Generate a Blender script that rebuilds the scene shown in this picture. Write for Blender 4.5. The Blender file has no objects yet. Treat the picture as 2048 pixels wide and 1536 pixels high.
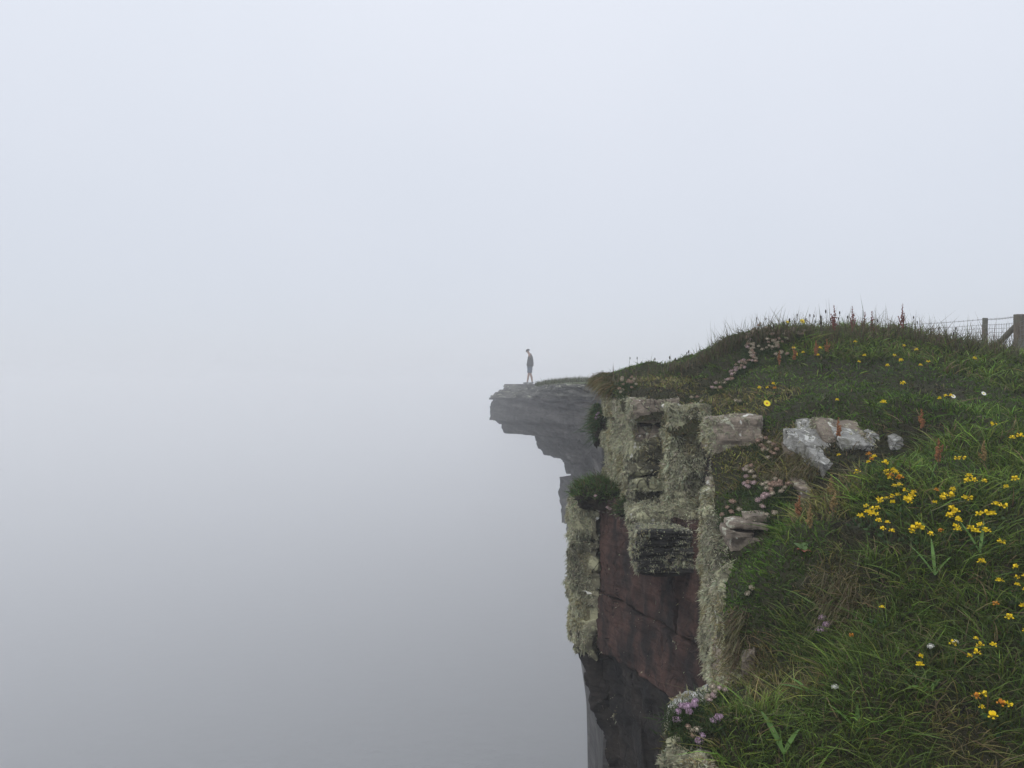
import bpy, bmesh, math, random
import numpy as np
from mathutils import Vector, Matrix

SC = bpy.context.scene
COL = SC.collection
R = math.radians
random.seed(7)
rng = np.random.default_rng(11)

# ------------------------------------------------------------------ camera, sky, sun, exposure
F = 1577.0                                   # focal length in pixels of the 2048 px wide photograph
cam_d = bpy.data.cameras.new('camera')
cam_d.sensor_width = 36.0
cam_d.lens = 36.0 * F / 2048.0
cam_d.clip_start = 0.05
cam_d.clip_end = 5000
cam = bpy.data.objects.new('camera', cam_d)
COL.objects.link(cam)
cam.location = (0, 0, 0)                     # the eye is the origin; the ground lies below it
cam.rotation_euler = (R(90), 0, 0)
SC.camera = cam

SUN_EL, SUN_AZ = 44, -128                     # degrees; azimuth from +Y, negative = towards the open sea (left)
w = bpy.data.worlds.new('World'); SC.world = w; w.use_nodes = True
nt = w.node_tree; nt.nodes.clear()
n_out = nt.nodes.new('ShaderNodeOutputWorld')
n_mix = nt.nodes.new('ShaderNodeMixShader'); n_mix.inputs[0].default_value = 0.9
n_sky = nt.nodes.new('ShaderNodeTexSky'); n_sky.sky_type = 'NISHITA'; n_sky.sun_disc = False
n_sky.sun_elevation = R(SUN_EL); n_sky.sun_rotation = R(SUN_AZ)
n_b1 = nt.nodes.new('ShaderNodeBackground'); n_b1.inputs[1].default_value = 0.1
n_b2 = nt.nodes.new('ShaderNodeBackground'); n_b2.inputs[1].default_value = 1.0
n_tc = nt.nodes.new('ShaderNodeTexCoord'); n_sep = nt.nodes.new('ShaderNodeSeparateXYZ')
n_rmp = nt.nodes.new('ShaderNodeValToRGB')   # overcast: brighter towards the zenith
n_rmp.color_ramp.elements[0].position = 0.0; n_rmp.color_ramp.elements[0].color = (0.70, 0.735, 0.81, 1)
n_rmp.color_ramp.elements[1].position = 1.0; n_rmp.color_ramp.elements[1].color = (1.07, 1.13, 1.22, 1)
L = nt.links.new
L(n_tc.outputs['Generated'], n_sep.inputs[0]); L(n_sep.outputs['Z'], n_rmp.inputs[0])
n_ns = nt.nodes.new('ShaderNodeTexNoise'); n_ns.inputs['Scale'].default_value = 1.6; n_ns.inputs['Detail'].default_value = 3
n_r2 = nt.nodes.new('ShaderNodeValToRGB'); n_r2.color_ramp.elements[0].position = 0.3; n_r2.color_ramp.elements[0].color = (0.965, 0.97, 0.98, 1); n_r2.color_ramp.elements[1].position = 0.7; n_r2.color_ramp.elements[1].color = (1.02, 1.01, 1.015, 1)
n_mu = nt.nodes.new('ShaderNodeMix'); n_mu.data_type = 'RGBA'; n_mu.blend_type = 'MULTIPLY'; n_mu.inputs[0].default_value = 1.0
L(n_tc.outputs['Generated'], n_ns.inputs['Vector']); L(n_ns.outputs['Fac'], n_r2.inputs[0]); L(n_rmp.outputs[0], n_mu.inputs[6]); L(n_r2.outputs[0], n_mu.inputs[7])
L(n_mu.outputs[2], n_b2.inputs[0]); L(n_sky.outputs[0], n_b1.inputs[0])
L(n_b1.outputs[0], n_mix.inputs[1]); L(n_b2.outputs[0], n_mix.inputs[2]); L(n_mix.outputs[0], n_out.inputs[0])

sun_d = bpy.data.lights.new('sun', 'SUN'); sun_d.energy = 1.3; sun_d.angle = R(14); sun_d.color = (1.0, 0.97, 0.92)
sun = bpy.data.objects.new('sun', sun_d); COL.objects.link(sun)
sd = Vector((math.sin(R(SUN_AZ)) * math.cos(R(SUN_EL)), math.cos(R(SUN_AZ)) * math.cos(R(SUN_EL)), math.sin(R(SUN_EL))))
sun.rotation_euler = sd.to_track_quat('Z', 'Y').to_euler()

SC.view_settings.view_transform = 'Standard'; SC.view_settings.look = 'None'
SC.view_settings.exposure = 0.0; SC.view_settings.gamma = 1.0
SC.cycles.use_denoising = True
SC.cycles.max_bounces = 9; SC.cycles.diffuse_bounces = 3; SC.cycles.volume_bounces = 6
SC.cycles.transmission_bounces = 4; SC.cycles.transparent_max_bounces = 4

# ------------------------------------------------------------------ numpy noise
def _h(ix, iy, iz, seed):
    h = (ix.astype(np.uint32) * np.uint32(374761393) + iy.astype(np.uint32) * np.uint32(668265263)
         + iz.astype(np.uint32) * np.uint32(2147483647 - 19) + np.uint32((seed * 144269) & 0xffffffff))
    h = (h ^ (h >> np.uint32(13))) * np.uint32(1274126177)
    h = (h ^ (h >> np.uint32(16))) * np.uint32(2246822519)
    h = h ^ (h >> np.uint32(15))
    return h.astype(np.float64) / 4294967295.0

def vnoise(p, seed=0):
    p = np.asarray(p, float)
    i = np.floor(p).astype(np.int64); f = p - i
    f = f * f * f * (f * (f * 6 - 15) + 10)
    x, y, z = i[:, 0], i[:, 1], i[:, 2]; fx, fy, fz = f[:, 0], f[:, 1], f[:, 2]
    def g(a, b, c): return _h(x + a, y + b, z + c, seed)
    v = ((g(0,0,0)*(1-fx)+g(1,0,0)*fx)*(1-fy)+(g(0,1,0)*(1-fx)+g(1,1,0)*fx)*fy)*(1-fz) \
      + ((g(0,0,1)*(1-fx)+g(1,0,1)*fx)*(1-fy)+(g(0,1,1)*(1-fx)+g(1,1,1)*fx)*fy)*fz
    return v * 2 - 1

def fbm(p, octv=4, seed=0, gain=0.5):
    p = np.asarray(p, float); a = 1.0; s = 0.0; t = 0.0
    for k in range(octv):
        s = s + a * vnoise(p * (2.03 ** k) + k * 17.3, seed + k); t += a; a *= gain
    return s / t

def p3(x, y, z=None):
    x = np.asarray(x, float); y = np.asarray(y, float)
    return np.stack([x, y, np.zeros_like(x) if z is None else np.asarray(z, float)], -1)

def sstep(a, b, x):
    t = np.clip((x - a) / (b - a), 0, 1); return t * t * (3 - 2 * t)

# ------------------------------------------------------------------ object helpers
def tag(o, label=None, cat=None, group=None, kind=None):
    if label: o['label'] = label
    if cat: o['category'] = cat
    if group: o['group'] = group
    if kind: o['kind'] = kind
    return o

def link(o, parent=None):
    COL.objects.link(o)
    if parent is not None: o.parent = parent
    return o

def empty(name, loc=(0, 0, 0), rz=0.0):
    o = bpy.data.objects.new(name, None); o.empty_display_size = 0.05
    o.location = loc; o.rotation_euler = (0, 0, rz)
    return link(o)

def mesh_np(name, V, Fc, mat=None, parent=None, smooth=True, col=None, mats=None, midx=None):
    """V (n,3), Fc (m,3) or (m,4) int array"""
    V = np.ascontiguousarray(V, dtype=np.float32); Fc = np.ascontiguousarray(Fc, dtype=np.int32)
    k = Fc.shape[1]
    me = bpy.data.meshes.new(name)
    me.vertices.add(len(V)); me.vertices.foreach_set('co', V.ravel())
    me.loops.add(Fc.size); me.loops.foreach_set('vertex_index', Fc.ravel())
    me.polygons.add(len(Fc)); me.polygons.foreach_set('loop_start', np.arange(len(Fc), dtype=np.int32) * k)
    me.polygons.foreach_set('use_smooth', np.full(len(Fc), smooth, dtype=bool))
    if mats:
        for m in mats: me.materials.append(m)
        me.polygons.foreach_set('material_index', np.asarray(midx, dtype=np.int32))
    elif mat: me.materials.append(mat)
    if col is not None:
        a = me.color_attributes.new('tint', 'FLOAT_COLOR', 'POINT')
        c4 = np.ones((len(V), 4), np.float32); c4[:, :3] = col
        a.data.foreach_set('color', c4.ravel())
    me.update(calc_edges=True); me.validate()
    return link(bpy.data.objects.new(name, me), parent)

def bm_obj(name, bm, mat=None, parent=None, smooth=True):
    me = bpy.data.meshes.new(name); bm.to_mesh(me); bm.free()
    for p in me.polygons: p.use_smooth = smooth
    if mat: me.materials.append(mat)
    return link(bpy.data.objects.new(name, me), parent)

def tube_arr(pts, rad, n=6):
    """tapered tube along pts, closed ends; returns V, F(tri)"""
    pts = np.asarray(pts, float); m = len(pts)
    rad = np.broadcast_to(np.asarray(rad, float), (m,))
    t = np.gradient(pts, axis=0); t /= np.linalg.norm(t, axis=1, keepdims=True) + 1e-12
    ref = np.array([0.13, 0.97, 0.21]); 
    if abs(t[0] @ ref) > 0.9: ref = np.array([1.0, 0.1, 0.0])
    a = np.cross(t, ref); a /= np.linalg.norm(a, axis=1, keepdims=True); b = np.cross(t, a)
    ang = np.arange(n) / n * 2 * np.pi
    V = (pts[:, None] + rad[:, None, None] * (np.cos(ang)[None, :, None] * a[:, None] + np.sin(ang)[None, :, None] * b[:, None])).reshape(-1, 3)
    Fc = []
    for i in range(m - 1):
        for j in range(n):
            k = (j + 1) % n
            q = (i*n+j, i*n+k, (i+1)*n+k, (i+1)*n+j)
            Fc += [(q[0], q[1], q[2]), (q[0], q[2], q[3])]
    for j in range(1, n - 1):
        Fc.append((0, j + 1, j)); o = (m-1)*n; Fc.append((o, o + j, o + j + 1))
    return V, np.array(Fc)

def join_arr(parts):
    Vs, Fs, o = [], [], 0
    for V, Fc in parts:
        Vs.append(V); Fs.append(np.asarray(Fc) + o); o += len(V)
    return np.concatenate(Vs), np.concatenate(Fs)

def ball_arr(c, r, nu=8, nv=5, seed=0, amp=0.0, flat=1.0):
    V = [(0, 0, 1.0)]
    for i in range(1, nv):
        th = math.pi * i / nv
        for j in range(nu):
            ph = 2 * math.pi * j / nu
            V.append((math.sin(th)*math.cos(ph), math.sin(th)*math.sin(ph), math.cos(th)))
    V.append((0, 0, -1.0)); V = np.array(V)
    if amp: V = V * (1 + amp * vnoise(V * 3.1 + seed * 7.7, seed))[:, None]
    Fc = []
    for j in range(nu): Fc.append((0, 1 + j, 1 + (j+1) % nu))
    for i in range(nv - 2):
        for j in range(nu):
            a = 1 + i*nu + j; b = 1 + i*nu + (j+1) % nu
            Fc += [(a, a + nu, b + nu), (a, b + nu, b)]
    o = 1 + (nv-2)*nu; e = len(V) - 1
    for j in range(nu): Fc.append((e, o + (j+1) % nu, o + j))
    V = V * np.array([1, 1, flat]) * np.asarray(r) + np.asarray(c)
    return V, np.array(Fc)

# ------------------------------------------------------------------ materials
class NB:
    def __init__(s, name):
        s.m = bpy.data.materials.new(name); s.m.use_nodes = True
        s.t = s.m.node_tree; s.t.nodes.clear()
        s.out = s.t.nodes.new('ShaderNodeOutputMaterial')
        s.p = s.t.nodes.new('ShaderNodeBsdfPrincipled'); s.l(s.p.outputs[0], s.out.inputs[0])
        s.p.inputs['Specular IOR Level'].default_value = 0.25
    def l(s, a, b): s.t.links.new(a, b)
    def n(s, typ, **kw):
        k = s.t.nodes.new(typ)
        for a, v in kw.items(): setattr(k, a, v)
        return k
    def pos(s, scale=(1, 1, 1)):
        g = s.n('ShaderNodeNewGeometry'); mp = s.n('ShaderNodeVectorMath', operation='MULTIPLY')
        s.l(g.outputs['Position'], mp.inputs[0]); mp.inputs[1].default_value = scale
        return mp.outputs[0]
    def noise(s, vec, scale, detail=5, rough=0.55, dist=0.0):
        k = s.n('ShaderNodeTexNoise'); k.inputs['Scale'].default_value = scale; k.inputs['Detail'].default_value = detail
        k.inputs['Roughness'].default_value = rough; k.inputs['Distortion'].default_value = dist
        s.l(vec, k.inputs['Vector']); return k.outputs['Fac']
    def ramp(s, fac, stops):
        k = s.n('ShaderNodeValToRGB'); e = k.color_ramp.elements
        while len(e) < len(stops): e.new(0.5)
        for i, (p, c) in enumerate(stops):
            e[i].position = p
            e[i].color = (c, c, c, 1) if not isinstance(c, (tuple, list)) else (*c, 1)
        s.l(fac, k.inputs[0]); return k.outputs[0]
    def mix(s, fac, a, b, mode='MIX'):
        k = s.n('ShaderNodeMix', data_type='RGBA', blend_type=mode)
        for sock, v in ((k.inputs[0], fac), (k.inputs[6], a), (k.inputs[7], b)):
            if hasattr(v, 'links') or hasattr(v, 'is_linked'): s.l(v, sock)
            elif isinstance(v, (tuple, list)): sock.default_value = (*v, 1)
            else: sock.default_value = v
        return k.outputs[2]
    def math(s, op, a, b=0.5):
        k = s.n('ShaderNodeMath', operation=op)
        for sock, v in ((k.inputs[0], a), (k.inputs[1], b)):
            if hasattr(v, 'is_linked'): s.l(v, sock)
            else: sock.default_value = v
        return k.outputs[0]
    def bump(s, h, strength=0.4, dist=0.02):
        b = s.n('ShaderNodeBump'); b.inputs['Strength'].default_value = strength; b.inputs['Distance'].default_value = dist
        s.l(h, b.inputs['Height']); s.l(b.outputs[0], s.p.inputs['Normal'])
    def color(s, c, rough=0.85):
        if hasattr(c, 'is_linked'): s.l(c, s.p.inputs['Base Color'])
        else: s.p.inputs['Base Color'].default_value = (*c, 1)
        s.p.inputs['Roughness'].default_value = rough
        return s

def rock_mat(name, c_lo, c_hi, c_stain, zs=1.0, xs=1.0, lichen=0.0, c_lich=(0.42, 0.42, 0.33), lam=26.0, lam_amt=0.5, bump=0.5, scale=1.0, bdist=0.012, spots=True, stain=0.47, crack=0.75):
    b = NB(name); P = b.pos((xs, xs, zs)); S = b.pos((xs, xs, 7.0))
    base = b.mix(b.ramp(b.noise(P, 3.2*scale, 6, 0.6), [(0.32, 0.0), (0.68, 1.0)]), c_lo, c_hi)
    base = b.mix(b.ramp(b.noise(b.pos((xs, xs, 0.45*zs)), 5.5*scale, 5, 0.6, 0.6), [(stain, 0.0), (stain + 0.16, 0.85)]), base, c_stain)
    lamf = b.noise(S, lam * 0.5 * scale, 4, 0.65, 0.4)
    base = b.mix(lam_amt, base, b.ramp(lamf, [(0.34, 0.12), (0.5, 0.62), (0.66, 1.0)]), 'MULTIPLY')
    fine = b.noise(P, 70*scale, 4, 0.7)
    base = b.mix(0.55, base, b.ramp(fine, [(0.3, 0.45), (0.7, 1.0)]), 'MULTIPLY')
    if lichen > 0:
        m = b.ramp(b.noise(P, 9*scale, 6, 0.62, 0.5), [(0.66 - 0.28*lichen, 0.0), (0.72 - 0.28*lichen, 1.0)])
        base = b.mix(m, base, c_lich)
        if spots:
            m2 = b.ramp(b.noise(P, 15*scale, 3, 0.5), [(0.66, 0.0), (0.69, 1.0)])
            base = b.mix(m2, base, (0.58, 0.57, 0.52))
    vc = b.n('ShaderNodeTexVoronoi', feature='DISTANCE_TO_EDGE'); vc.inputs['Scale'].default_value = 3.2*scale
    wv = b.n('ShaderNodeVectorMath', operation='ADD'); b.l(b.pos((2.0*xs, 2.0*xs, 0.7*zs)), wv.inputs[0])
    wn = b.n('ShaderNodeTexNoise'); wn.inputs['Scale'].default_value = 4*scale; b.l(P, wn.inputs['Vector']); wm = b.n('ShaderNodeVectorMath', operation='SCALE'); wm.inputs['Scale'].default_value = 0.35; b.l(wn.outputs['Color'], wm.inputs[0]); b.l(wm.outputs[0], wv.inputs[1])
    b.l(wv.outputs[0], vc.inputs['Vector'])
    ck = b.ramp(vc.outputs['Distance'], [(0.0, 0.0), (0.018, 1.0)])
    ckm = b.mix(b.ramp(b.noise(P, 2.3*scale, 3), [(0.45, 0.0), (0.55, 1.0)]), (1, 1, 1), ck)
    base = b.mix(crack, base, ckm, 'MULTIPLY')
    b.color(base, 0.88)
    h = b.math('ADD', b.math('MULTIPLY', lamf, lam_amt * 1.4), b.math('MULTIPLY', fine, 0.5))
    h = b.math('ADD', h, b.math('MULTIPLY', ckm, crack*1.2))
    b.bump(h, bump, bdist)
    return b.m

M = {}
M['red'] = rock_mat('red_sandstone', (0.040, 0.023, 0.020), (0.135, 0.074, 0.058), (0.017, 0.0165, 0.017), lichen=0.0, lam_amt=0.5, lam=9, bump=1.0, scale=1.6, bdist=0.02)
M['dark'] = rock_mat('dark_flagstone', (0.014, 0.0125, 0.0125), (0.055, 0.045, 0.038), (0.008, 0.009, 0.011), lichen=0.0, lam_amt=0.65, lam=22, bump=0.8)
M['pale'] = rock_mat('pale_flagstone', (0.20, 0.165, 0.13), (0.40, 0.335, 0.27), (0.07, 0.065, 0.05), lichen=0.30, lam_amt=0.45, bump=0.9, scale=1.7, stain=0.55)
M['olive'] = rock_mat('lichened_rock', (0.10, 0.095, 0.06), (0.24, 0.225, 0.15), (0.035, 0.034, 0.026), lichen=0.55, c_lich=(0.30, 0.295, 0.19), lam_amt=0.35, bump=0.8)
M['slab'] = rock_mat('white_crusted_slab', (0.26, 0.255, 0.235), (0.44, 0.435, 0.41), (0.14, 0.135, 0.10), lichen=0.35, c_lich=(0.55, 0.55, 0.52), lam_amt=0.3, bump=0.9, scale=2.4, stain=0.52)
M['laminated'] = rock_mat('laminated_siltstone', (0.10, 0.10, 0.095), (0.235, 0.23, 0.215), (0.045, 0.045, 0.045), lichen=0.05, lam=42, lam_amt=0.9, bump=1.0, bdist=0.02)
M['far'] = rock_mat('far_flagstone', (0.04, 0.039, 0.039), (0.17, 0.16, 0.15), (0.02, 0.02, 0.021), zs=4.0, xs=0.18, lichen=0.0, lam=4.0, lam_amt=0.95, bump=0.9, scale=0.35, bdist=0.15)
M['fartop'] = rock_mat('far_weathered_flagstone', (0.10, 0.10, 0.085), (0.25, 0.245, 0.21), (0.04, 0.04, 0.036), zs=4.0, xs=0.18, lichen=0.25, spots=False, lam=5.0, lam_amt=0.8, bump=0.9, scale=0.4, bdist=0.12)

def soil_mat(name, a, c, d):
    b = NB(name); P = b.pos()
    base = b.mix(b.ramp(b.noise(P, 6, 6), [(0.35, 0.0), (0.65, 1.0)]), a, c)
    base = b.mix(b.ramp(b.noise(P, 45, 4, 0.7), [(0.35, 0.0), (0.7, 1.0)]), base, d)
    b.color(base, 0.95); b.bump(b.noise(P, 60, 5, 0.7), 0.9, 0.02); return b.m
M['turf'] = soil_mat('turf_soil', (0.018, 0.022, 0.009), (0.036, 0.042, 0.015), (0.03, 0.024, 0.013))
M['peat'] = soil_mat('peat', (0.012, 0.009, 0.007), (0.030, 0.022, 0.016), (0.022, 0.02, 0.012))
M['farturf'] = soil_mat('far_turf', (0.05, 0.075, 0.022), (0.085, 0.11, 0.035), (0.065, 0.07, 0.03))

def leaf_mat(name, trans=0.3, rough=0.55):
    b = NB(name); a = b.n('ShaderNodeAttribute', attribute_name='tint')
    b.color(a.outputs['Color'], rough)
    t = b.n('ShaderNodeBsdfTranslucent'); b.l(a.outputs['Color'], t.inputs[0])
    mx = b.n('ShaderNodeMixShader'); mx.inputs[0].default_value = trans
    b.l(b.p.outputs[0], mx.inputs[1]); b.l(t.outputs[0], mx.inputs[2]); b.l(mx.outputs[0], b.out.inputs[0])
    return b.m
M['blade'] = leaf_mat('grass_blade')
M['lichen'] = leaf_mat('sea_ivory_lichen', 0.12, 0.9)

def flat_mat(name, c, rough=0.7, var=0.25, scale=60):
    b = NB(name); P = b.pos()
    v = b.ramp(b.noise(P, scale, 3), [(0.3, 1 - var), (0.7, 1.0)])
    b.color(b.mix(1.0, c, v, 'MULTIPLY'), rough); return b.m
M['yellow'] = flat_mat('trefoil_petal', (0.84, 0.61, 0.012), 0.6, 0.25, 90)
M['orange'] = flat_mat('trefoil_old_petal', (0.62, 0.25, 0.02), 0.6, 0.3, 90)
M['lemon'] = flat_mat('hawkweed_ray', (0.82, 0.66, 0.03), 0.6, 0.2, 90)
M['lilac'] = flat_mat('thrift_lilac', (0.56, 0.39, 0.52), 0.8, 0.35, 220)
M['pink'] = flat_mat('thrift_pink', (0.55, 0.41, 0.41), 0.8, 0.35, 220)
M['faded'] = flat_mat('thrift_faded', (0.44, 0.31, 0.24), 0.85, 0.4, 220)
M['straw'] = flat_mat('thrift_straw', (0.50, 0.43, 0.33), 0.85, 0.4, 220)
M['white'] = flat_mat('white_petal', (0.72, 0.72, 0.66), 0.7, 0.25, 200)
M['stem'] = flat_mat('green_stem', (0.065, 0.085, 0.03), 0.7, 0.3, 50)
M['dstem'] = flat_mat('dry_stem', (0.085, 0.065, 0.04), 0.7, 0.3, 50)
M['sorrel'] = flat_mat('sorrel_red_seed', (0.24, 0.085, 0.075), 0.8, 0.5, 150)
M['rust'] = flat_mat('sorrel_rust_seed', (0.30, 0.13, 0.055), 0.8, 0.5, 150)
M['tanseed'] = flat_mat('sorrel_tan_seed', (0.26, 0.18, 0.07), 0.8, 0.5, 150)
M['plantain'] = flat_mat('plantain_seed', (0.045, 0.036, 0.028), 0.85, 0.5, 200)
M['redleaf'] = flat_mat('dock_red_leaf', (0.26, 0.07, 0.045), 0.55, 0.4, 60)
M['greenleaf'] = flat_mat('dock_green_leaf', (0.075, 0.13, 0.035), 0.5, 0.35, 60)
M['broad'] = flat_mat('broad_grass_leaf', (0.10, 0.19, 0.04), 0.45, 0.3, 30)
M['skin'] = flat_mat('skin', (0.30, 0.17, 0.125), 0.6, 0.1, 20)
M['jacket'] = flat_mat('dark_jacket', (0.02, 0.021, 0.025), 0.85, 0.3, 15)
M['shorts'] = flat_mat('denim_shorts', (0.05, 0.075, 0.125), 0.85, 0.3, 15)
M['cap'] = flat_mat('dark_cap', (0.022, 0.022, 0.025), 0.8, 0.3, 15)
M['shoe'] = flat_mat('grey_shoe', (0.16, 0.16, 0.155), 0.7, 0.3, 15)
M['eye'] = flat_mat('eye', (0.03, 0.025, 0.02), 0.3, 0.1, 15)
M['wire'] = flat_mat('galvanised_wire', (0.16, 0.16, 0.165), 0.6, 0.3, 40)
b = NB('weathered_post'); P = b.pos((6.0, 6.0, 1.0))
g = b.noise(P, 9, 6, 0.65)
b.color(b.mix(b.ramp(b.noise(b.pos(), 5, 4), [(0.4, 0.0), (0.65, 1.0)]), b.ramp(g, [(0.3, (0.05, 0.04, 0.028)), (0.7, (0.16, 0.125, 0.085))]), (0.11, 0.115, 0.085)), 0.9)
b.bump(g, 0.8, 0.02); M['post'] = b.m
b = NB('sea_water'); P = b.pos()
b.color(b.mix(b.noise(P, 0.05, 4), (0.012, 0.018, 0.022), (0.022, 0.03, 0.035)), 0.25); b.bump(b.noise(P, 0.35, 5), 0.6, 0.5); M['sea'] = b.m

# ------------------------------------------------------------------ ground height and coast line
def W(px, py, Y):                            # a point seen at photograph pixel (px, py) standing Y metres away
    return ((px - 1024) / F * Y, Y, (768 - py) / F * Y)

CP = np.array([
    W(2048,1536,1.66), W(1700,1536,1.70), W(1420,1536,1.78), W(1360,1500,1.84), W(1450,1450,1.90), W(1550,1400,2.02),
    W(1400,1385,2.06), W(1490,1345,2.32), W(1700,1350,1.92), W(1900,1350,1.86), W(2048,1200,2.06), W(1850,1200,2.10), W(1700,1200,2.18),
    W(1600,1200,2.30), W(1500,1200,2.50), W(1480,1250,2.45), W(1620,1080,2.50), W(1530,1090,2.72), W(1495,1050,2.92), W(1560,1010,2.90), W(1800,1000,2.50), W(1950,1000,2.42),
    W(2048,900,2.75), W(1900,900,2.80), W(1760,900,2.98), W(1640,950,2.95), W(1600,880,3.28), W(1700,862,3.25), W(1800,840,3.20), W(1560,850,3.55),
    W(1500,1000,3.08), W(1445,980,3.25), W(1520,930,3.28), W(1520,840,3.66), W(1450,830,3.72), W(1480,800,3.9),
    W(1400,795,4.0), W(1350,788,4.15), W(1270,782,4.25), W(1250,765,4.6), W(1225,748,5.0), W(1300,742,5.0), W(1330,765,4.5), W(1400,738,4.75), W(1430,762,4.4),
    W(1450,690,4.75), W(1520,672,4.75), W(1540,760,4.05), W(1600,664,4.75), W(1700,664,4.75), W(1700,760,3.90), W(1800,664,4.8), W(1900,690,4.8), W(1980,706,4.9), W(2048,716,5.0), W(1900,780,3.75), W(2048,800,3.55),
    (0.0,0.3,-1.5), (1.0,0.3,-1.4), (2.0,0.5,-1.15), (2.0,1.5,-0.72), (3.0,2.0,-0.35), (3.5,3.5,0.1), (4.5,5.0,0.25), (0.2,1.0,-1.25), (0.05,0.6,-1.4),
    (1.0,5.8,0.02), (1.6,5.8,0.16), (2.4,6.0,0.24), (3.5,6.2,0.2), (2.0,7.2,0.06), (4,7.5,0.06), (1.2,6.8,-0.12),
])
def _tps_k(r2): return 0.5 * r2 * np.log(r2 + 1e-9)
def _tps_fit(P_, lam=0.004):
    n = len(P_); d2 = ((P_[:, None, :2] - P_[None, :, :2]) ** 2).sum(-1)
    A = np.zeros((n + 3, n + 3)); A[:n, :n] = _tps_k(d2) + lam * np.eye(n)
    A[:n, n] = 1; A[:n, n+1:] = P_[:, :2]; A[n, :n] = 1; A[n+1:, :n] = P_[:, :2].T
    return np.linalg.solve(A, np.concatenate([P_[:, 2], np.zeros(3)]))
TPS = _tps_fit(CP)

COAST = [(-3.5,-60),(-2.5,-20),(-1.1,-3),(-0.5,-0.6),(-0.12,0.6),(0.13,1.25),(0.27,1.55),(0.36,1.78),(0.42,1.98),(0.56,2.14),(0.66,2.28),(0.70,2.45),(0.76,2.72),(0.815,3.0),
         (0.855,3.25),(0.90,3.42),(0.955,3.58),(0.945,3.70),(0.78,3.73),(0.76,3.98),(0.62,4.01),(0.605,4.3),(0.60,5.0),(0.63,5.25),(0.85,5.6),(1.35,6.4),(1.7,8.0),(1.62,9.5),(1.42,11),(1.40,12.2),
         (1.5,18),(1.7,26),(2.4,36),(5,41),(16,46),(60,70),(250,120)]
POLY = np.array(COAST + [(250,-60)])

def coast_d(x, y, poly=POLY):
    """signed distance to the coast, positive on land"""
    x = np.asarray(x, float); y = np.asarray(y, float)
    best = np.full(x.shape, 1e9); inside = np.zeros(x.shape, bool); n = len(poly)
    for i in range(n):
        ax, ay = poly[i]; bx, by = poly[(i + 1) % n]
        dx, dy = bx - ax, by - ay
        t = np.clip(((x - ax) * dx + (y - ay) * dy) / (dx*dx + dy*dy), 0, 1)
        best = np.minimum(best, np.hypot(x - ax - t*dx, y - ay - t*dy))
        if ay != by:
            c = ((ay > y) != (by > y)) & (x < (bx - ax) * (y - ay) / (by - ay) + ax)
            inside ^= c
    d = np.where(inside, best, -best)
    return d + 0.022*fbm(p3(x*9, y*9), 3, 801)*(np.abs(d) < 0.4)*(y < 8)

def coast_poly(x, y, poly):
    best = np.full(x.shape, 1e9); ins = np.zeros(x.shape, bool)
    for i in range(len(poly)):
        ax, ay = poly[i]; bx_, by_ = poly[(i+1) % len(poly)]; dx, dy = bx_-ax, by_-ay
        t = np.clip(((x-ax)*dx + (y-ay)*dy)/(dx*dx+dy*dy), 0, 1); best = np.minimum(best, np.hypot(x-ax-t*dx, y-ay-t*dy))
        if ay != by_: ins ^= ((ay > y) != (by_ > y)) & (x < (bx_-ax)*(y-ay)/(by_-ay) + ax)
    return np.where(ins, best, -best)

# mounds (+) and hollows (-): photograph pixel, distance, radius, height
BUMPS = [(W(1540,690,4.7),0.22,0.05),(W(1290,735,4.95),0.16,0.05),(W(1430,712,4.7),0.15,0.05),(W(1380,745,4.7),0.11,-0.10),(W(1410,775,4.3),0.11,-0.09),
         (W(1600,820,3.6),0.16,0.05),(W(1740,800,3.5),0.2,0.05),(W(1850,790,3.55),0.11,-0.10),(W(1840,840,3.25),0.2,0.05),(W(1800,885,3.0),0.13,-0.11),
         (W(1580,1100,2.5),0.15,0.05),(W(1680,1180,2.1),0.07,-0.05),(W(1540,1200,2.4),0.10,0.04),(W(1620,970,2.95),0.11,-0.10),(W(1780,960,2.6),0.16,0.05),
         (W(1900,1080,2.0),0.10,-0.03),(W(1600,1320,2.0),0.07,-0.03),(W(1750,1280,1.85),0.12,0.04),(W(1450,1430,1.85),0.10,0.03),(W(1690,1420,1.65),0.08,-0.03)]

def gz(x, y, edge=True, d=None):
    x = np.asarray(x, float); y = np.asarray(y, float); sh = x.shape; x = x.ravel(); y = y.ravel()
    cx, cy = np.clip(x, -1.5, 5.5), np.clip(y, -0.5, 8.0)
    d2 = (cx[:, None] - CP[:, 0]) ** 2 + (cy[:, None] - CP[:, 1]) ** 2
    n = len(CP); z = _tps_k(d2) @ TPS[:n] + TPS[n] + TPS[n+1]*cx + TPS[n+2]*cy
    far = np.clip(-0.12 + 0.035*np.clip(x - 0.5, -2, 30) + 0.012*np.clip(y - 9, 0, 12), -0.3, 1.0)
    far = np.where(y < 0, -1.55 + 0.25*np.clip(x, -2, 4), far)
    wgt = np.clip(sstep(4.0, 6.5, x) + sstep(6.3, 8.5, y) + sstep(0.2, -1.0, y), 0, 1)
    z = z * (1 - wgt) + far * wgt
    for (bx, by, _), r, h in BUMPS:
        z = z + h * np.exp(-((x - bx)**2 + (y - by)**2) / (2*(r*0.6)**2))
    z = z + 0.030*fbm(p3(x*5.5, y*5.5), 3, 5) + 0.010*fbm(p3(x*19, y*19), 2, 9) + 0.12*wgt*fbm(p3(x*0.7, y*0.7), 3, 21)
    if edge:
        if d is None: d = coast_d(x, y)
        t = np.clip((0.05 - d.ravel()) / 0.08, 0, 1); z = z - 0.05*t*t
    return z.reshape(sh)

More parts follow.
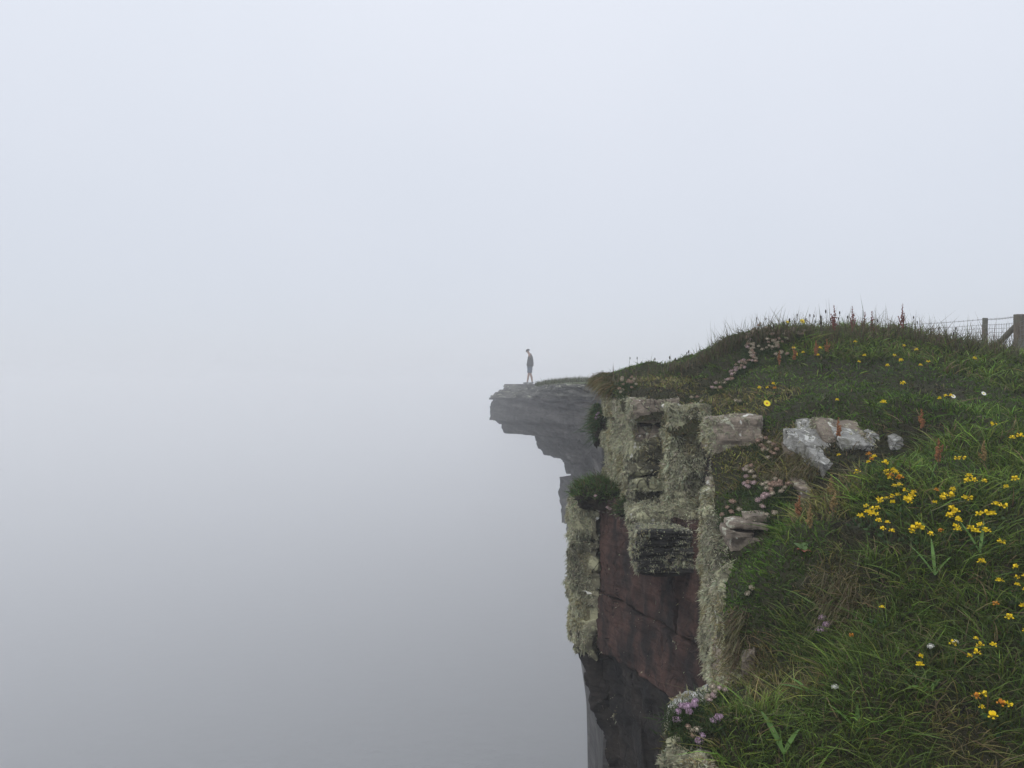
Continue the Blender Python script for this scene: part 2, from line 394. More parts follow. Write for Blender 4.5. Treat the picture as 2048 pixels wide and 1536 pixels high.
def hit(px, py, y0=0.9, y1=7.5):
    """where the sight line through a photograph pixel meets the ground"""
    px = np.atleast_1d(np.asarray(px, float)); py = np.atleast_1d(np.asarray(py, float))
    ys = np.arange(y0, y1, 0.02)
    X = (px[:, None]-1024)/F*ys; Z = (768-py[:, None])/F*ys; Y = np.broadcast_to(ys, X.shape)
    G = gz(X, Y, edge=False); dd = coast_d(X.ravel(), Y.ravel()).reshape(X.shape)
    ok = (Z <= G) & (dd > -0.03)
    i = np.argmax(ok, 1); i = np.where(ok.any(1), i, -1)
    k = np.arange(len(px)); return np.stack([X[k, i], Y[k, i], G[k, i]], -1), ok.any(1)

# ------------------------------------------------------------------ sea, haze, ground sheet
SEA_Z = -50.0
V = np.array([(-590,-590,SEA_Z),(590,-590,SEA_Z),(590,590,SEA_Z),(-590,590,SEA_Z)])
tag(mesh_np('sea', V, np.array([[0,1,2,3]]), M['sea']), 'dark grey sea far below the cliff, lost in fog', 'sea', kind='structure')

def axis(a, fine0, fine1, b, step, grow):
    c = list(np.arange(fine0, fine1, step)); s = step; v = c[-1]
    while v < b: s = min(s*grow, 12); v += s; c.append(v)
    s = step; v = fine0; pre = []
    while v > a: s = min(s*grow, 12); v -= s; pre.append(v)
    return np.array(pre[::-1] + c)
xs = axis(-6, -0.4, 3.6, 240, 0.02, 1.13); ys = axis(-58, 0.9, 5.6, 115, 0.02, 1.13)
GX, GY = np.meshgrid(xs, ys)
GD = coast_d(GX.ravel(), GY.ravel())
GZ = gz(GX.ravel(), GY.ravel(), True, GD)
lim = np.where(GY.ravel() > 11.5, 2.0, -0.025)
gdx = np.gradient(GD.reshape(GX.shape), axis=1)/np.gradient(xs)[None]; gdy = np.gradient(GD.reshape(GX.shape), axis=0)/np.gradient(ys)[:, None]
gl = np.maximum(np.hypot(gdx, gdy), .3).ravel(); gdx = gdx.ravel()/gl; gdy = gdy.ravel()/gl
near = (GY.ravel() > .9) & (GY.ravel() < 6.0) & (GX.ravel() < 3.6); snap = near & (GD < lim) & (GD > lim - .035)
RX = GX.ravel() + np.where(snap, (lim - GD)*gdx, 0); RY = GY.ravel() + np.where(snap, (lim - GD)*gdy, 0)
GZ = np.where(snap, gz(RX, RY, True), GZ)
keep = (GD > lim) | snap
nx, ny = len(xs), len(ys); idx = np.arange(nx*ny).reshape(ny, nx)
Q = np.stack([idx[:-1,:-1], idx[:-1,1:], idx[1:,1:], idx[1:,:-1]], -1).reshape(-1, 4)
Q = Q[keep[Q].all(1) & (GD > lim)[Q].any(1)]
used = np.unique(Q); rem = np.full(nx*ny, -1); rem[used] = np.arange(len(used))
GV = np.stack([RX, RY, GZ], -1)[used]
tag(mesh_np('headland_ground', GV, rem[Q], M['turf']), 'dark turf ground of the grassy headland sloping up to the right', 'ground', kind='structure')

# ------------------------------------------------------------------ near cliff: wall ribbon and bedded blocks
cliff = tag(empty('sea_cliff', (0.9, 4.2, SEA_Z)), 'near sea cliff of red and dark flagstone blocks draped with pale lichen', 'cliff', kind='structure')
CL = Vector((0.9, 4.2, SEA_Z))

SURF = []                                    # surfaces that carry lichen: V, tris, density function
def put(o):                                  # keep world placement under the cliff's empty
    o.parent = cliff; o.matrix_parent_inverse = Matrix.Translation(-CL); return o

def block(name, plan, z0, z1, mat, res=0.012, disp=0.012, lam=0.008, lamh=0.018, chamf=0.02, seed=0, lichen=None, lscale=6.0, taper=0.0, keep_parent=True, low=None, ridge=0.0):
    """a block of bedded rock over a four-cornered plan; z0, z1: numbers or one per corner"""
    z0 = [z0]*4 if np.isscalar(z0) else list(z0); z1 = [z1]*4 if np.isscalar(z1) else list(z1)
    c = np.array(plan, float); cen = c.mean(0); low = c + (cen - c) * taper if low is None else np.array(low, float)
    C8 = np.array([[*low[i], z0[i]] for i in range(4)] + [[*c[i], z1[i]] for i in range(4)])
    def tri(u, v, w_):
        q = lambda o: (C8[o]*(1-u)*(1-v) + C8[o+1]*u*(1-v) + C8[o+2]*u*v + C8[o+3]*(1-u)*v)
        return q(0)*(1-w_) + q(4)*w_
    su = np.linalg.norm(c[1]-c[0]); sv = np.linalg.norm(c[3]-c[0]); sw = abs(np.mean(z1)-np.mean(z0))
    Vs, Fs, o = [], [], 0; mid = C8.mean(0)
    for ax in range(3):
        for side in (0.0, 1.0):
            sz = [(sv, sw), (su, sw), (su, sv)][ax]
            na, nb = max(2, min(260, int(sz[0]/res))) + 1, max(2, min(260, int(sz[1]/res))) + 1
            A, B = np.meshgrid(np.linspace(0, 1, na), np.linspace(0, 1, nb)); A = A.ravel()[:, None]; B = B.ravel()[:, None]; K = np.full_like(A, side)
            uvw = [(K, A, B), (A, K, B), (A, B, K)][ax]
            Pp = tri(*uvw)
            e = np.minimum.reduce([np.minimum(uvw[0], 1-uvw[0])*su + (9 if ax == 0 else 0), np.minimum(uvw[1], 1-uvw[1])*sv + (9 if ax == 1 else 0), np.minimum(uvw[2], 1-uvw[2])*sw + (9 if ax == 2 else 0)])[:, 0]
            cr = .55*chamf * np.clip(1 + 1.6*fbm(Pp*17 + seed, 2, seed+3), .1, 3)
            pull = cr * np.clip(1 - e/np.maximum(cr*1.6, 1e-4), 0, 1)**2
            dirc = mid - Pp; dirc /= np.linalg.norm(dirc, axis=1, keepdims=True) + 1e-9
            hz = -dirc.copy(); hz[:, 2] = 0; hz /= np.linalg.norm(hz, axis=1, keepdims=True) + 1e-6
            ly = Pp[:, 2]/lamh + 0.9*fbm(Pp*np.array([2.2,2.2,0.5]), 2, seed+5); li = np.floor(ly); lf = ly - li
            cell = fbm(np.stack([Pp[:,0]*4, Pp[:,1]*4, li*3.7], -1), 2, seed+8)*1.6 - 0.8*np.clip(1 - np.minimum(lf, 1-lf)*5, 0, 1)
            D = np.stack([fbm(Pp*9 + k*31.7, 5, seed+20+k, .6) for k in range(3)], -1) * disp * 2.4
            rid = ridge*fbm(Pp*np.array([11, 11, 1.3]), 3, seed+41)*2 if ridge else 0.0
            Vs.append(Pp + D + dirc*pull[:, None] + hz*(cell*lam + rid)[:, None])
            ii = np.arange(na*nb).reshape(nb, na)
            q = np.stack([ii[:-1,:-1], ii[:-1,1:], ii[1:,1:], ii[1:,:-1]], -1).reshape(-1, 4) + o
            flip = (ax == 1) ^ (side == 0.0)
            if flip: q = q[:, ::-1]
            Fs.append(q); o += na*nb
    V = np.concatenate(Vs); Q = np.concatenate(Fs)
    ob = mesh_np(name, V, Q, M[mat])
    if keep_parent: put(ob)
    if lichen is not None:
        T = np.concatenate([Q[:, [0,1,2]], Q[:, [0,2,3]]]); SURF.append((V, T, lichen, seed, lscale))
    return ob

# ribbon of cliff wall along the whole coast, down to the sea
cp = np.array(COAST[1:-2]); seg = np.linalg.norm(np.diff(cp, axis=0), axis=1); ss = np.concatenate([[0], np.cumsum(seg)])
s_near = ss[[i for i, p in enumerate(COAST[1:-2]) if p == (0.36,1.78)][0]], ss[[i for i, p in enumerate(COAST[1:-2]) if p == (0.63,5.25)][0]]
sv = np.unique(np.concatenate([np.linspace(0, s_near[0], 60), np.arange(s_near[0], s_near[1], 0.03), np.linspace(s_near[1], ss[-1], 160)]))
cx_, cy_ = np.interp(sv, ss, cp[:, 0]), np.interp(sv, ss, cp[:, 1])
tx, ty = np.gradient(cx_), np.gradient(cy_); tl = np.hypot(tx, ty); nxn, nyn = ty/tl, -tx/tl      # points inland
top = gz(cx_ + nxn*0.06, cy_ + nyn*0.06, False) - 0.05
zl = np.concatenate([np.linspace(0, 3, 60), np.linspace(3.3, 50.5, 48)])
RV = []
for k, dz in enumerate(zl):
    z = top - dz; inw = 0.05 + 0.10*np.clip(dz, 0, 3)/3 + 0.02*np.clip(dz-3, 0, 40)
    far = np.clip((cy_ - 11)/6, 0, 1); inw = inw + far*3.4
    amp = 0.03 + 0.4*np.clip(dz/8, 0, 1)
    nn = fbm(p3(cx_*1.7, cy_*1.7, z*2.2), 4, 71)*amp
    RV.append(np.stack([cx_ + nxn*(inw + nn), cy_ + nyn*(inw + nn), z], -1))
RV = np.array(RV); ii = np.arange(RV.shape[0]*RV.shape[1]).reshape(RV.shape[:2])
RQ = np.stack([ii[:-1,:-1], ii[1:,:-1], ii[1:,1:], ii[:-1,1:]], -1).reshape(-1, 4)
put(mesh_np('rock_wall', RV.reshape(-1, 3), RQ, M['dark']))

full = lambda k: (lambda p, n, nz: k)
def stack(name, plan, z0, z1, n, mat, seed, jit=.02, z1s=None, gap=.004, **kw):
    """a pile of bedded courses, each stepped out or in a little"""
    q = random.Random(seed); c = np.array(plan, float)
    cuts = [0] + sorted((k + q.uniform(-.3, .3))/n for k in range(1, n)) + [1]
    m_ = mat if isinstance(mat, (list, tuple)) else [mat]
    for k in range(n):
        dx, dy, rt = q.uniform(-jit, jit), q.uniform(-jit, jit), q.uniform(-.04, .04); cc = c - c.mean(0)
        pl = np.stack([cc[:, 0]*math.cos(rt) - cc[:, 1]*math.sin(rt), cc[:, 0]*math.sin(rt) + cc[:, 1]*math.cos(rt)], -1) + c.mean(0) + np.array([dx, dy])
        tp = [z0 + (zz - z0)*(cuts[k+1]) for zz in (z1s or [z1]*4)]; bt = [z0 + (zz - z0)*cuts[k] + gap for zz in (z1s or [z1]*4)]
        block(name, pl, bt, tp, m_[k % len(m_)], seed=seed + 7*k, **kw)
side = lambda f: (lambda p, n, z: np.where(n[:, 0] < -.5, 1.0, f(p, n, z)))
block('rock_block', [(.60,4.0),(.85,3.985),(1.15,5.2),(.60,5.2)], -.198, -.085, 'pale', seed=1, disp=.016, lichen=side(lambda p,n,z: np.where(z > .30, .5, np.where(p[:,0] < .635, .6, .02))))
block('rock_block', [(.62,4.025),(.85,4.02),(1.15,5.2),(.62,5.2)], -.285, -.212, 'pale', seed=2, disp=.012, lichen=side(lambda p,n,z: np.where(z > 0.15, .6, .12)))
stack('rock_block', [(.605,4.005),(.86,4.0),(1.15,5.2),(.605,5.2)], -.645, -.29, 4, 'olive', 300, .016, disp=.018, ridge=.010, lichen=side(lambda p,n,z: np.where(z > -.15, .72, .3)))
stack('rock_pillar', [(.755,3.725),(.945,3.72),(1.05,4.1),(.77,4.1)], -.79, -.105, 6, 'olive', 320, .014, disp=.022, chamf=.03, ridge=.014, lichen=full(1.3))
block('rock_block', [(.885,3.47),(1.09,3.44),(1.2,3.85),(.90,3.85)], -.305, -.150, 'pale', seed=5, disp=.014, chamf=.012, lichen=lambda p,n,z: np.where(z > .15, .4, np.where((p[:,2] < -.265) & (z > -.2), .6, np.where(p[:,0] < .905, .6, .03))))
block('rock_block', [(.90,3.55),(1.08,3.53),(1.15,3.85),(.92,3.85)], -.50, -.31, 'dark', seed=7, lichen=lambda p,n,z: np.where(n[:,0] < -.6, .3, .02))
block('rock_block', [(.865,3.34),(.955,3.32),(1.02,3.6),(.88,3.6)], -.55, -.415, 'pale', seed=8, res=.009, disp=.014, lichen=lambda p,n,z: np.where(z > .3, .5, .03))
# the rim above the crevice: three steps of courses
for k, (y0_, y1_, xa, xb, za, zb_) in enumerate([(2.33,2.66,.655,.702,-.87,-.70),(2.66,3.02,.697,.758,-.70,-.56),(3.02,3.40,.752,.815,-.575,-.45)]):
    stack('rock_rib', [(xa,y0_),(.96+.04*k,y0_-.04),(1.0+.04*k,y1_-.04),(xb,y1_)], -1.17, 0, 5, ['olive','olive','pale'], 340+40*k, .013, z1s=[za,za+.03,zb_+.02,zb_], res=.013, disp=.018, ridge=.010, lichen=full(1.3))
block('rock_shelf', [(.545,3.68),(.87,3.64),(.92,4.1),(.62,4.2)], -.668, -.600, 'olive', seed=10, chamf=.02, disp=.016, lichen=full(.9))
bl = lambda p,n,z: np.where((n[:,0] < -.6) | (z > .45), .6, np.where(((p[:,0]-.71)/.055)**2 + ((p[:,2]+.775)/.03)**2 < 1, .6, np.where((p[:,2] > -.685) & (p[:,0] < .66), .55, np.where(p[:,0] < .575, .5, .01))))
stack('overhanging_block', [(.535,3.46),(.85,3.475),(.92,4.0),(.62,4.1)], -.832, -.645, 5, 'laminated', 380, .006, gap=.002, res=.0055, disp=.005, lam=.010, lamh=.011, chamf=.007, lichen=bl)
block('overhanging_block', [(.55,3.475),(.845,3.485),(.92,4.0),(.62,4.1)], -.885, -.834, 'dark', seed=11, res=.008, disp=.006, lam=.008, lamh=.012, chamf=.008, low=[(.66,3.62),(.87,3.60),(.92,4.0),(.68,4.1)])  # undercut below the laminated courses; its shade is put into the darker rock colour
stack('rock_column', [(.345,4.41),(.47,4.35),(.62,5.0),(.37,4.95)], -1.52, -.70, 4, 'olive', 400, .010, disp=.03, chamf=.016, res=.014, ridge=.024, lichen=lambda p,n,z: np.where(p[:,0] < .44, 1.3, .2) * np.where(p[:,2] < -1.36, .4, 1))
def face_slabs(name, cuts, x0, y0, z0, z1, mat, seed, taper, fn, **kw):
    for k, (t0, t1) in enumerate(zip(cuts[:-1], cuts[1:])):
        o_ = random.Random(seed+k).uniform(-.016, .016); g_ = .003
        A_ = (x0 + .405*(t0) + o_, y0 - 1.10*t0 - g_); B_ = (x0 + .405*t1 + o_, y0 - 1.10*t1 + g_)
        pl = np.array([A_, B_, (B_[0]+.38, B_[1]+.12), (A_[0]+.38, A_[1]+.12)])
        block(name, pl, z0, z1, mat, seed=seed+k, low=pl + np.array([taper, taper*.3]), lichen=fn, **kw)
face_slabs('red_rock_slab', [0, .68, .86, 1.03], .475, 4.36, -1.142, -.62, 'red', 130, 0, lambda p,n,z: np.where(p[:,2] > -.70, .25, .005), disp=.011, lam=.006, lamh=.09, chamf=.012, res=.013)
face_slabs('red_rock_slab', [0, .60, 1.03], .455, 4.36, -1.452, -1.146, 'red', 140, 0, lambda p,n,z: np.where(p[:,2] > -1.18, .08, .005), disp=.011, lam=.006, lamh=.08, chamf=.014, res=.013)
face_slabs('dark_rock_slab', [0, .30, .66, 1.03], .47, 4.40, -3.4, -1.458, 'dark', 150, .42, lambda p,n,z: np.where(fbm(p*4, 2, 99) > .42, .2, .003), disp=.024, lam=.010, lamh=.10, chamf=.015, res=.018)
block('rock_core', [(.62,4.36),(.98,3.36),(1.6,3.4),(1.3,4.8)], -3.6, -.64, 'dark', seed=160, res=.05, low=[(1.1,4.5),(1.4,3.5),(1.9,3.6),(1.7,4.9)])
block('rock_buttress', [(.80,2.25),(1.2,2.25),(1.25,3.40),(.875,3.38)], -3.4, -.75, 'dark', seed=16, disp=.03, lam=.014, lamh=.05, res=.022, lichen=lambda p,n,z: np.where(p[:,2] > -1.05, .2, .01))
# column foot falling back under the overhang
block('rock_foot', [(.38,4.42),(.60,4.30),(.9,5.0),(.45,4.95)], -3.4, -1.50, 'dark', seed=17, disp=.03, lam=.012, lamh=.07, res=.02, low=[(.90,4.60),(1.05,4.5),(1.3,5.1),(1.0,5.1)], lichen=full(.01))
# small slabs piled below the thrift
for k, (pl, a, c_) in enumerate([([(.785,2.83),(.885,2.77),(.93,2.95),(.80,2.99)], -.600, [-.552,-.545,-.55,-.55]), ([(.765,2.79),(.862,2.80),(.90,2.98),(.78,2.98)], -.549, [-.522,-.530,-.53,-.52]),
                            ([(.782,2.815),(.902,2.79),(.92,2.96),(.79,2.98)], -.524, [-.497,-.500,-.49,-.50]), ([(.835,2.83),(.915,2.815),(.93,2.93),(.86,2.95)], -.494, [-.478,-.468,-.47,-.47])]):
    block('thin_slab', pl, a, c_, 'pale', seed=30+k, res=.006, disp=.007, lam=.003, lamh=.03, chamf=.006, lichen=full(.12))
# standing stone stub on the rim above the crevice
block('stone_stub', [(.680,2.31),(.712,2.305),(.73,2.38),(.695,2.38)], -.95, [-.815,-.775,-.79,-.80], 'pale', seed=40, res=.006, disp=.005, lam=.006, lamh=.012, chamf=.004)
block('lip_rock', [(.385,1.97),(.50,1.99),(.56,2.2),(.42,2.12)], -.98, [-.83,-.805,-.83,-.83], 'slab', seed=41, res=.01, disp=.012, lam=.006, chamf=.02, lichen=full(.35))
block('lip_rock', [(.325,1.68),(.42,1.66),(.48,1.9),(.36,1.88)], -1.15, [-.86,-.83,-.82,-.84], 'olive', seed=42, res=.01, disp=.015, lam=.006, chamf=.02, lichen=full(.8))
block('lip_rock', [(.26,1.50),(.40,1.45),(.46,1.75),(.32,1.75)], -1.3, [-.88,-.85,-.85,-.87], 'olive', seed=43, res=.012, disp=.02, lam=.006, chamf=.03, lichen=full(.9))

# ------------------------------------------------------------------ outcrop stones in the grass (loose slabs: things of their own)
BARE = [np.array([(.765,2.78),(.90,2.76),(.93,2.95),(.79,2.97)])]            # plans of exposed stone that carry no grass
def stone(px, py, wpx, dpx, th, mat, seed, label, rot=0.0, tilt=(0, 0), up=0.0, name='flat_stone', lich=0.22):
    p, ok = hit(px, py); x, y, z = p[0]
    sc_ = y / F; a = wpx*sc_/2; bd = dpx
    q = [(-a,-bd),(a*1.05,-bd*.8),(a*.8,bd),(-a*.85,bd*.9)]
    qr = random.Random(seed); q = [(u*qr.uniform(.72, 1.2), v*qr.uniform(.65, 1.2)) for u, v in q]
    cr, sr = math.cos(rot), math.sin(rot)
    plan = [(x + u*cr - v*sr, y + u*sr + v*cr) for u, v in q]
    zt = [z + up + tilt[0]*u + tilt[1]*v for u, v in q]; zb = [t - th for t in zt]
    o = block(name, plan, zb, zt, mat, seed=seed, res=.007, disp=.006, lam=.004, lamh=.02, chamf=.005, keep_parent=False, lichen=lambda p,n,zz: np.full(len(p), lich))
    tag(o, label, 'stone', 'pale stones exposed in the turf'); BARE.append(np.array(plan))
stone(1636, 886, 120, .075, .07, 'slab', 51, 'largest pale grey lichen-crusted slab of the outcrop in the turf', .15, (-.10,.50), .02)
stone(1616, 860, 40, .07, .08, 'slab', 52, 'small bright white block at upper left of the outcrop in the turf', -.2, (.0,.55), .018)
stone(1680, 866, 100, .07, .08, 'pale', 53, 'lichen-speckled tan slab at the back of the outcrop under the grass bank', .0, (-.05,.5), .018, lich=.35)
stone(1705, 886, 70, .08, .07, 'slab', 54, 'whitish stone at the right end of the outcrop in the turf', .1, (-.08,.5), .018)
stone(1640, 922, 52, .06, .09, 'slab', 55, 'smooth grey stone at the foot of the outcrop, lowest of its group', .25, (-.12,.5), .02, lich=.02)
stone(1790, 896, 26, .03, .05, 'slab', 56, 'tiny white stone showing in the turf right of the outcrop', .0, (0,.3), .03, lich=.0)
stone(1745, 880, 22, .03, .05, 'slab', 58, 'chip of grey stone between the outcrop and the tiny white stone', .3, (0,.4), .025, lich=.1)
stone(1585, 905, 34, .05, .08, 'pale', 59, 'tan lichened stone at the left foot of the outcrop above dry grass', .2, (0,.5), .025, lich=.4)
stone(1600, 985, 26, .05, .08, 'pale', 57, 'small tan stone half hidden in dry grass below the outcrop', .0, (0,.3), .03, lich=.3)

# ------------------------------------------------------------------ far ledge of stacked flagstone layers
FY = 38.5
far = tag(empty('far_cliff_ledge', (3, 38, SEA_Z)), 'overhanging grey flagstone ledge jutting into the fog below the person', 'cliff', kind='structure')
FL = Vector((3, 38, SEA_Z))
def far_coast(p, seed, n=150):
    pts = np.array([(1204,11.2),(1197,12.5),(1190+.10*(p-1190),15),(1190+.34*(p-1190),20),(1190+.66*(p-1190),27),(p+10,34),(p+1,37.4),(p,38.5),(p+5,40.0),(p+40,42.5),(p+260,46)])
    x = (pts[:,0]-1024)/F*pts[:,1]; y = pts[:,1]
    s = np.concatenate([[0], np.cumsum(np.hypot(np.diff(x), np.diff(y)))]); t = np.linspace(0, s[-1], n)
    return np.interp(t, s, x), np.interp(t, s, y)
def zdip(z, y):
    return z * np.clip(0.10 + 0.90*y/FY, 0.1, 1.05)
def far_layer(name, ptop, pbot, ytop, ybot, mat, seed, jit=0.10, nz=4, zb=None, dome=0.0):
    rings = []; n = 150
    z1 = -(ytop-768)*FY/F; z0 = -(ybot-768)*FY/F if zb is None else zb
    for k in range(nz + 1):
        t = k/nz; X, Y = far_coast(pbot + (ptop-pbot)*t, seed, n)
        zz = z0 + (z1-z0)*t
        nn = fbm(p3(X*1.1, Y*1.1, np.full(n, zz*2.1)), 4, seed) * jit * 2 + fbm(p3(X*.4, Y*.4, np.full(n, seed*3.3)), 2, seed+2)*jit*1.5
        nn = nn * np.clip((Y - 11)/8, .15, 1)
        z = zdip(np.full(n, zz), Y) if zb is None else np.where(t < .5, zz, zdip(np.full(n, zz), Y))
        X2 = X + nn; Y2 = Y + 0.5*nn
        Xi = np.array([22., 22.]); Yi = np.array([46., 11.2]); zi = zdip(np.array([zz, zz]), Yi) if zb is None else np.array([zz, zz])
        rings.append(np.stack([np.r_[X2, Xi], np.r_[Y2, Yi], np.r_[z, zi]], -1))
    bm = bmesh.new(); vs = [[bm.verts.new(p) for p in r] for r in rings]; m = n + 2
    for k in range(nz):
        for j in range(m):
            q = (j+1) % m; bm.faces.new((vs[k][j], vs[k][q], vs[k+1][q], vs[k+1][j]))
    bm.faces.new(vs[nz][::-1]) ; bm.faces.new(vs[0])
    bmesh.ops.recalc_face_normals(bm, faces=bm.faces[:])
    bmesh.ops.triangulate(bm, faces=[f for f in bm.faces if len(f.verts) > 4])
    o = bm_obj(name, bm, M[mat], smooth=False); o.parent = far; o.matrix_parent_inverse = Matrix.Translation(-FL)
    return o
LAY = [(1016,1011,768,774,'fartop'),(1010,1008,774.2,779,'fartop'),(1000,996,779.2,784,'fartop'),(994,991,784.2,790,'fartop'),(987,984,790.2,795,'fartop'),(979,980,795.2,799,'far'),
       (988,986,799.2,803,'far'),(982,981,803.2,812,'far'),(981.5,982,812.2,826,'far'),(980,980,826.2,840,'far'),(990,1001,840.2,848,'far'),(1003,1004,848.2,857,'far'),(1005,1009,857.2,866,'far'),
       (1042,1048,866.2,869.5,'far'),(1072,1076,869.7,882,'far'),(1076,1079,882.2,897,'far'),(1081,1086,897.2,909,'far'),(1096,1108,909.2,916,'far'),(1120,1126,916.2,924,'far'),(1130,1136,924.2,946,'far'),
       (1150,1152,946.2,953,'far'),(1123,1122,953.2,1000,'far'),(1124,1128,1000.5,1045,'far'),(1134,1146,1045.5,1090,'far')]
for k, (a, c_, t, bt, m_) in enumerate(LAY):
    q_ = random.Random(900+k).uniform(-1, 1)*(2.0 if k > 5 else .6)*(k not in (5, 9, 12))
    far_layer('rock_layer', a + q_, c_ + q_, t, bt, m_, 200+k, jit=.11 if k < 5 else .06 if k < 13 else .10, nz=3 if bt-t < 10 else 8)
far_layer('rock_base', 1150, 1300, 1090.5, 1200, 'far', 260, jit=.2, nz=16, zb=SEA_Z-.5)
# turf cap on the ledge
capr = []
for pp, zz in ((1078,0.004),(1082,.05),(1092,.10),(1108,.15),(1124,.20),(1142,.245),(1170,.27)):
    X, Y = far_coast(pp, 300, 150); X = X + .25*fbm(p3(X, Y), 3, 301)
    near = np.clip((Y - 11)/27, .3, 1); capr.append(np.stack([np.r_[X, 22, 22], np.r_[Y, 46, 11.2], np.r_[zz*near + .03*fbm(p3(X*2, Y*2), 3, 302), .5, .1]], -1))
bm = bmesh.new(); vs = [[bm.verts.new(p) for p in r] for r in capr]; m_ = 152
for k in range(len(vs)-1):
    for j in range(m_):
        q = (j+1) % m_; bm.faces.new((vs[k][j], vs[k][q], vs[k+1][q], vs[k+1][j]))
f_ = bm.faces.new(vs[-1]); bmesh.ops.recalc_face_normals(bm, faces=bm.faces[:]); bmesh.ops.triangulate(bm, faces=[f for f in bm.faces if len(f.verts) > 4])
o = bm_obj('turf_cap', bm, M['farturf']); o.parent = far; o.matrix_parent_inverse = Matrix.Translation(-FL)

# ------------------------------------------------------------------ blades
def blades(base, up, length, width, lean, colr, colt, seg=2, face=None):
    """base (n,3); up (n,3) unit growth direction; lean (n,3) offset of the tip; two- or three-segment tapering strips"""
    n = len(base); length = np.broadcast_to(length, (n,))[:, None]; width = np.broadcast_to(width, (n,))[:, None]
    a = rng.uniform(0, 2*np.pi, n); sx = np.stack([np.cos(a), np.sin(a), np.zeros(n)], -1)
    sx = np.cross(up, sx); nrm = np.linalg.norm(sx, axis=1, keepdims=True); sx = np.where(nrm > 1e-3, sx/np.maximum(nrm, 1e-6), np.array([1.0, 0, 0]))
    levels = np.linspace(0, 1, seg + 1); Vs, Cs = [], []
    for t in levels:
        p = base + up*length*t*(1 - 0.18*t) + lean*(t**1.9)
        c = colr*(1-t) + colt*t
        if t < 1:
            hw = sx*width*0.5*(1 - 0.75*t**1.5)
            Vs += [p - hw, p + hw]; Cs += [c, c]
        else: Vs.append(p); Cs.append(c)
    k = 2*seg + 1
    V = np.stack(Vs, 1).reshape(-1, 3); C = np.stack(Cs, 1).reshape(-1, 3)
    loc = []
    for s in range(seg - 1):
        o = 2*s; loc += [(o, o+1, o+3), (o, o+3, o+2)]
    o = 2*(seg-1); loc.append((o, o+1, o+2))
    Fc = (np.array(loc)[None] + (np.arange(n)*k)[:, None, None]).reshape(-1, 3)
    return V, Fc, C

def jitcol(c, n, v=0.22, h=0.10):
    c = np.asarray(c, float)
    return np.clip(c[None] * (1 + v*rng.standard_normal((n, 1))) * (1 + h*rng.standard_normal((n, 3))), 0.004, 0.9)

# ------------------------------------------------------------------ lichen tufts on the rock
LV, LF, LC, off = [], [], [], 0
for (V, T, fn, seed, lsc) in SURF:
    A = V[T[:, 0]]; B = V[T[:, 1]]; Cc = V[T[:, 2]]; cr = np.cross(B-A, Cc-A); ar = np.linalg.norm(cr, axis=1)*.5
    N = cr/(2*ar[:, None] + 1e-12); mid = (A+B+Cc)/3
    vis = (N*(-mid)).sum(1) > -0.25*np.linalg.norm(mid, axis=1)           # faces turned well away from the open side carry none in sight
    n_c = int(ar[vis].sum() * 85000); 
    if n_c < 10: continue
    pr = ar*vis; pr /= pr.sum(); t = rng.choice(len(T), n_c, p=pr)
    r1 = np.sqrt(rng.random(n_c)); r2 = rng.random(n_c)
    P_ = A[t]*(1-r1)[:, None] + B[t]*(r1*(1-r2))[:, None] + Cc[t]*(r1*r2)[:, None]; Nn = N[t]
    dens = np.broadcast_to(fn(P_, Nn, Nn[:, 2]), (n_c,))
    msk = fbm(P_*np.array([9, 9, 6.0]), 4, 400)*.9 + .5
    keepm = rng.random(n_c) < np.where(dens >= 1.2, np.clip(.30 + 1.1*msk, .12, 1), np.where(dens >= .9, np.clip(.06 + 1.25*msk, .04, 1), np.where(msk < dens*1.05, np.clip(dens*1.3, .15, 1), dens*.10)))
    keepm &= rng.random(n_c) < 0.95
    P_, Nn = P_[keepm], Nn[keepm]; n = len(P_)
    if n == 0: continue
    gap_ = (fbm(P_*30, 2, 411) > -.30) | (rng.random(n) < .3); P_, Nn = P_[gap_], Nn[gap_]; dens = dens[keepm][gap_]; keepm = np.ones(len(P_), bool); n = len(P_)
    # clumping: strands of one tuft share a direction
    cl = fbm(P_*38, 2, 410); big = fbm(P_*np.array([16, 16, 9.0]), 3, 412)
    ln = (.010 + .009*rng.random(n) + .010*np.clip(big, -.6, 1))*np.where(dens[keepm] > .9, 1.15, .9)
    ln = ln*np.clip(.85 + 1.0*cl, .35, 1.5)
    J = np.stack([vnoise(P_*55 + 3*k, 420+k) for k in range(3)], -1)
    up = Nn*1.0 + .75*J + .45*rng.standard_normal((n, 3)) + np.array([0, 0, .15]); up /= np.linalg.norm(up, axis=1, keepdims=True)
    lean = np.array([0, 0, -1.0])[None]*ln[:, None]*rng.uniform(.2, .9, n)[:, None] + .3*ln[:, None]*rng.standard_normal((n, 3))
    tone = fbm(P_*5, 3, 430)[:, None]
    c = jitcol((.40, .397, .275), n, .16, .05) * (1 + .35*tone) * np.where(big[:, None] < -.25, .72, 1)
    brown = (fbm(P_*7, 3, 440) > .22)[:, None] & (rng.random((n, 1)) < .7)
    c = np.where(brown, c*np.array([.72, .66, .52]), c)
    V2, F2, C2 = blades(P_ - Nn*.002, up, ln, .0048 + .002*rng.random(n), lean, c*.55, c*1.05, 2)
    LV.append(V2); LF.append(F2 + off); LC.append(C2); off += len(V2)
print('lichen tris', sum(map(len, LF)))
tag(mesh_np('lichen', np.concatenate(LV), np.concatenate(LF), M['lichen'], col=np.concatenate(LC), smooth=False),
    'shaggy pale green sea ivory lichen covering the cliff blocks', 'lichen', kind='stuff')

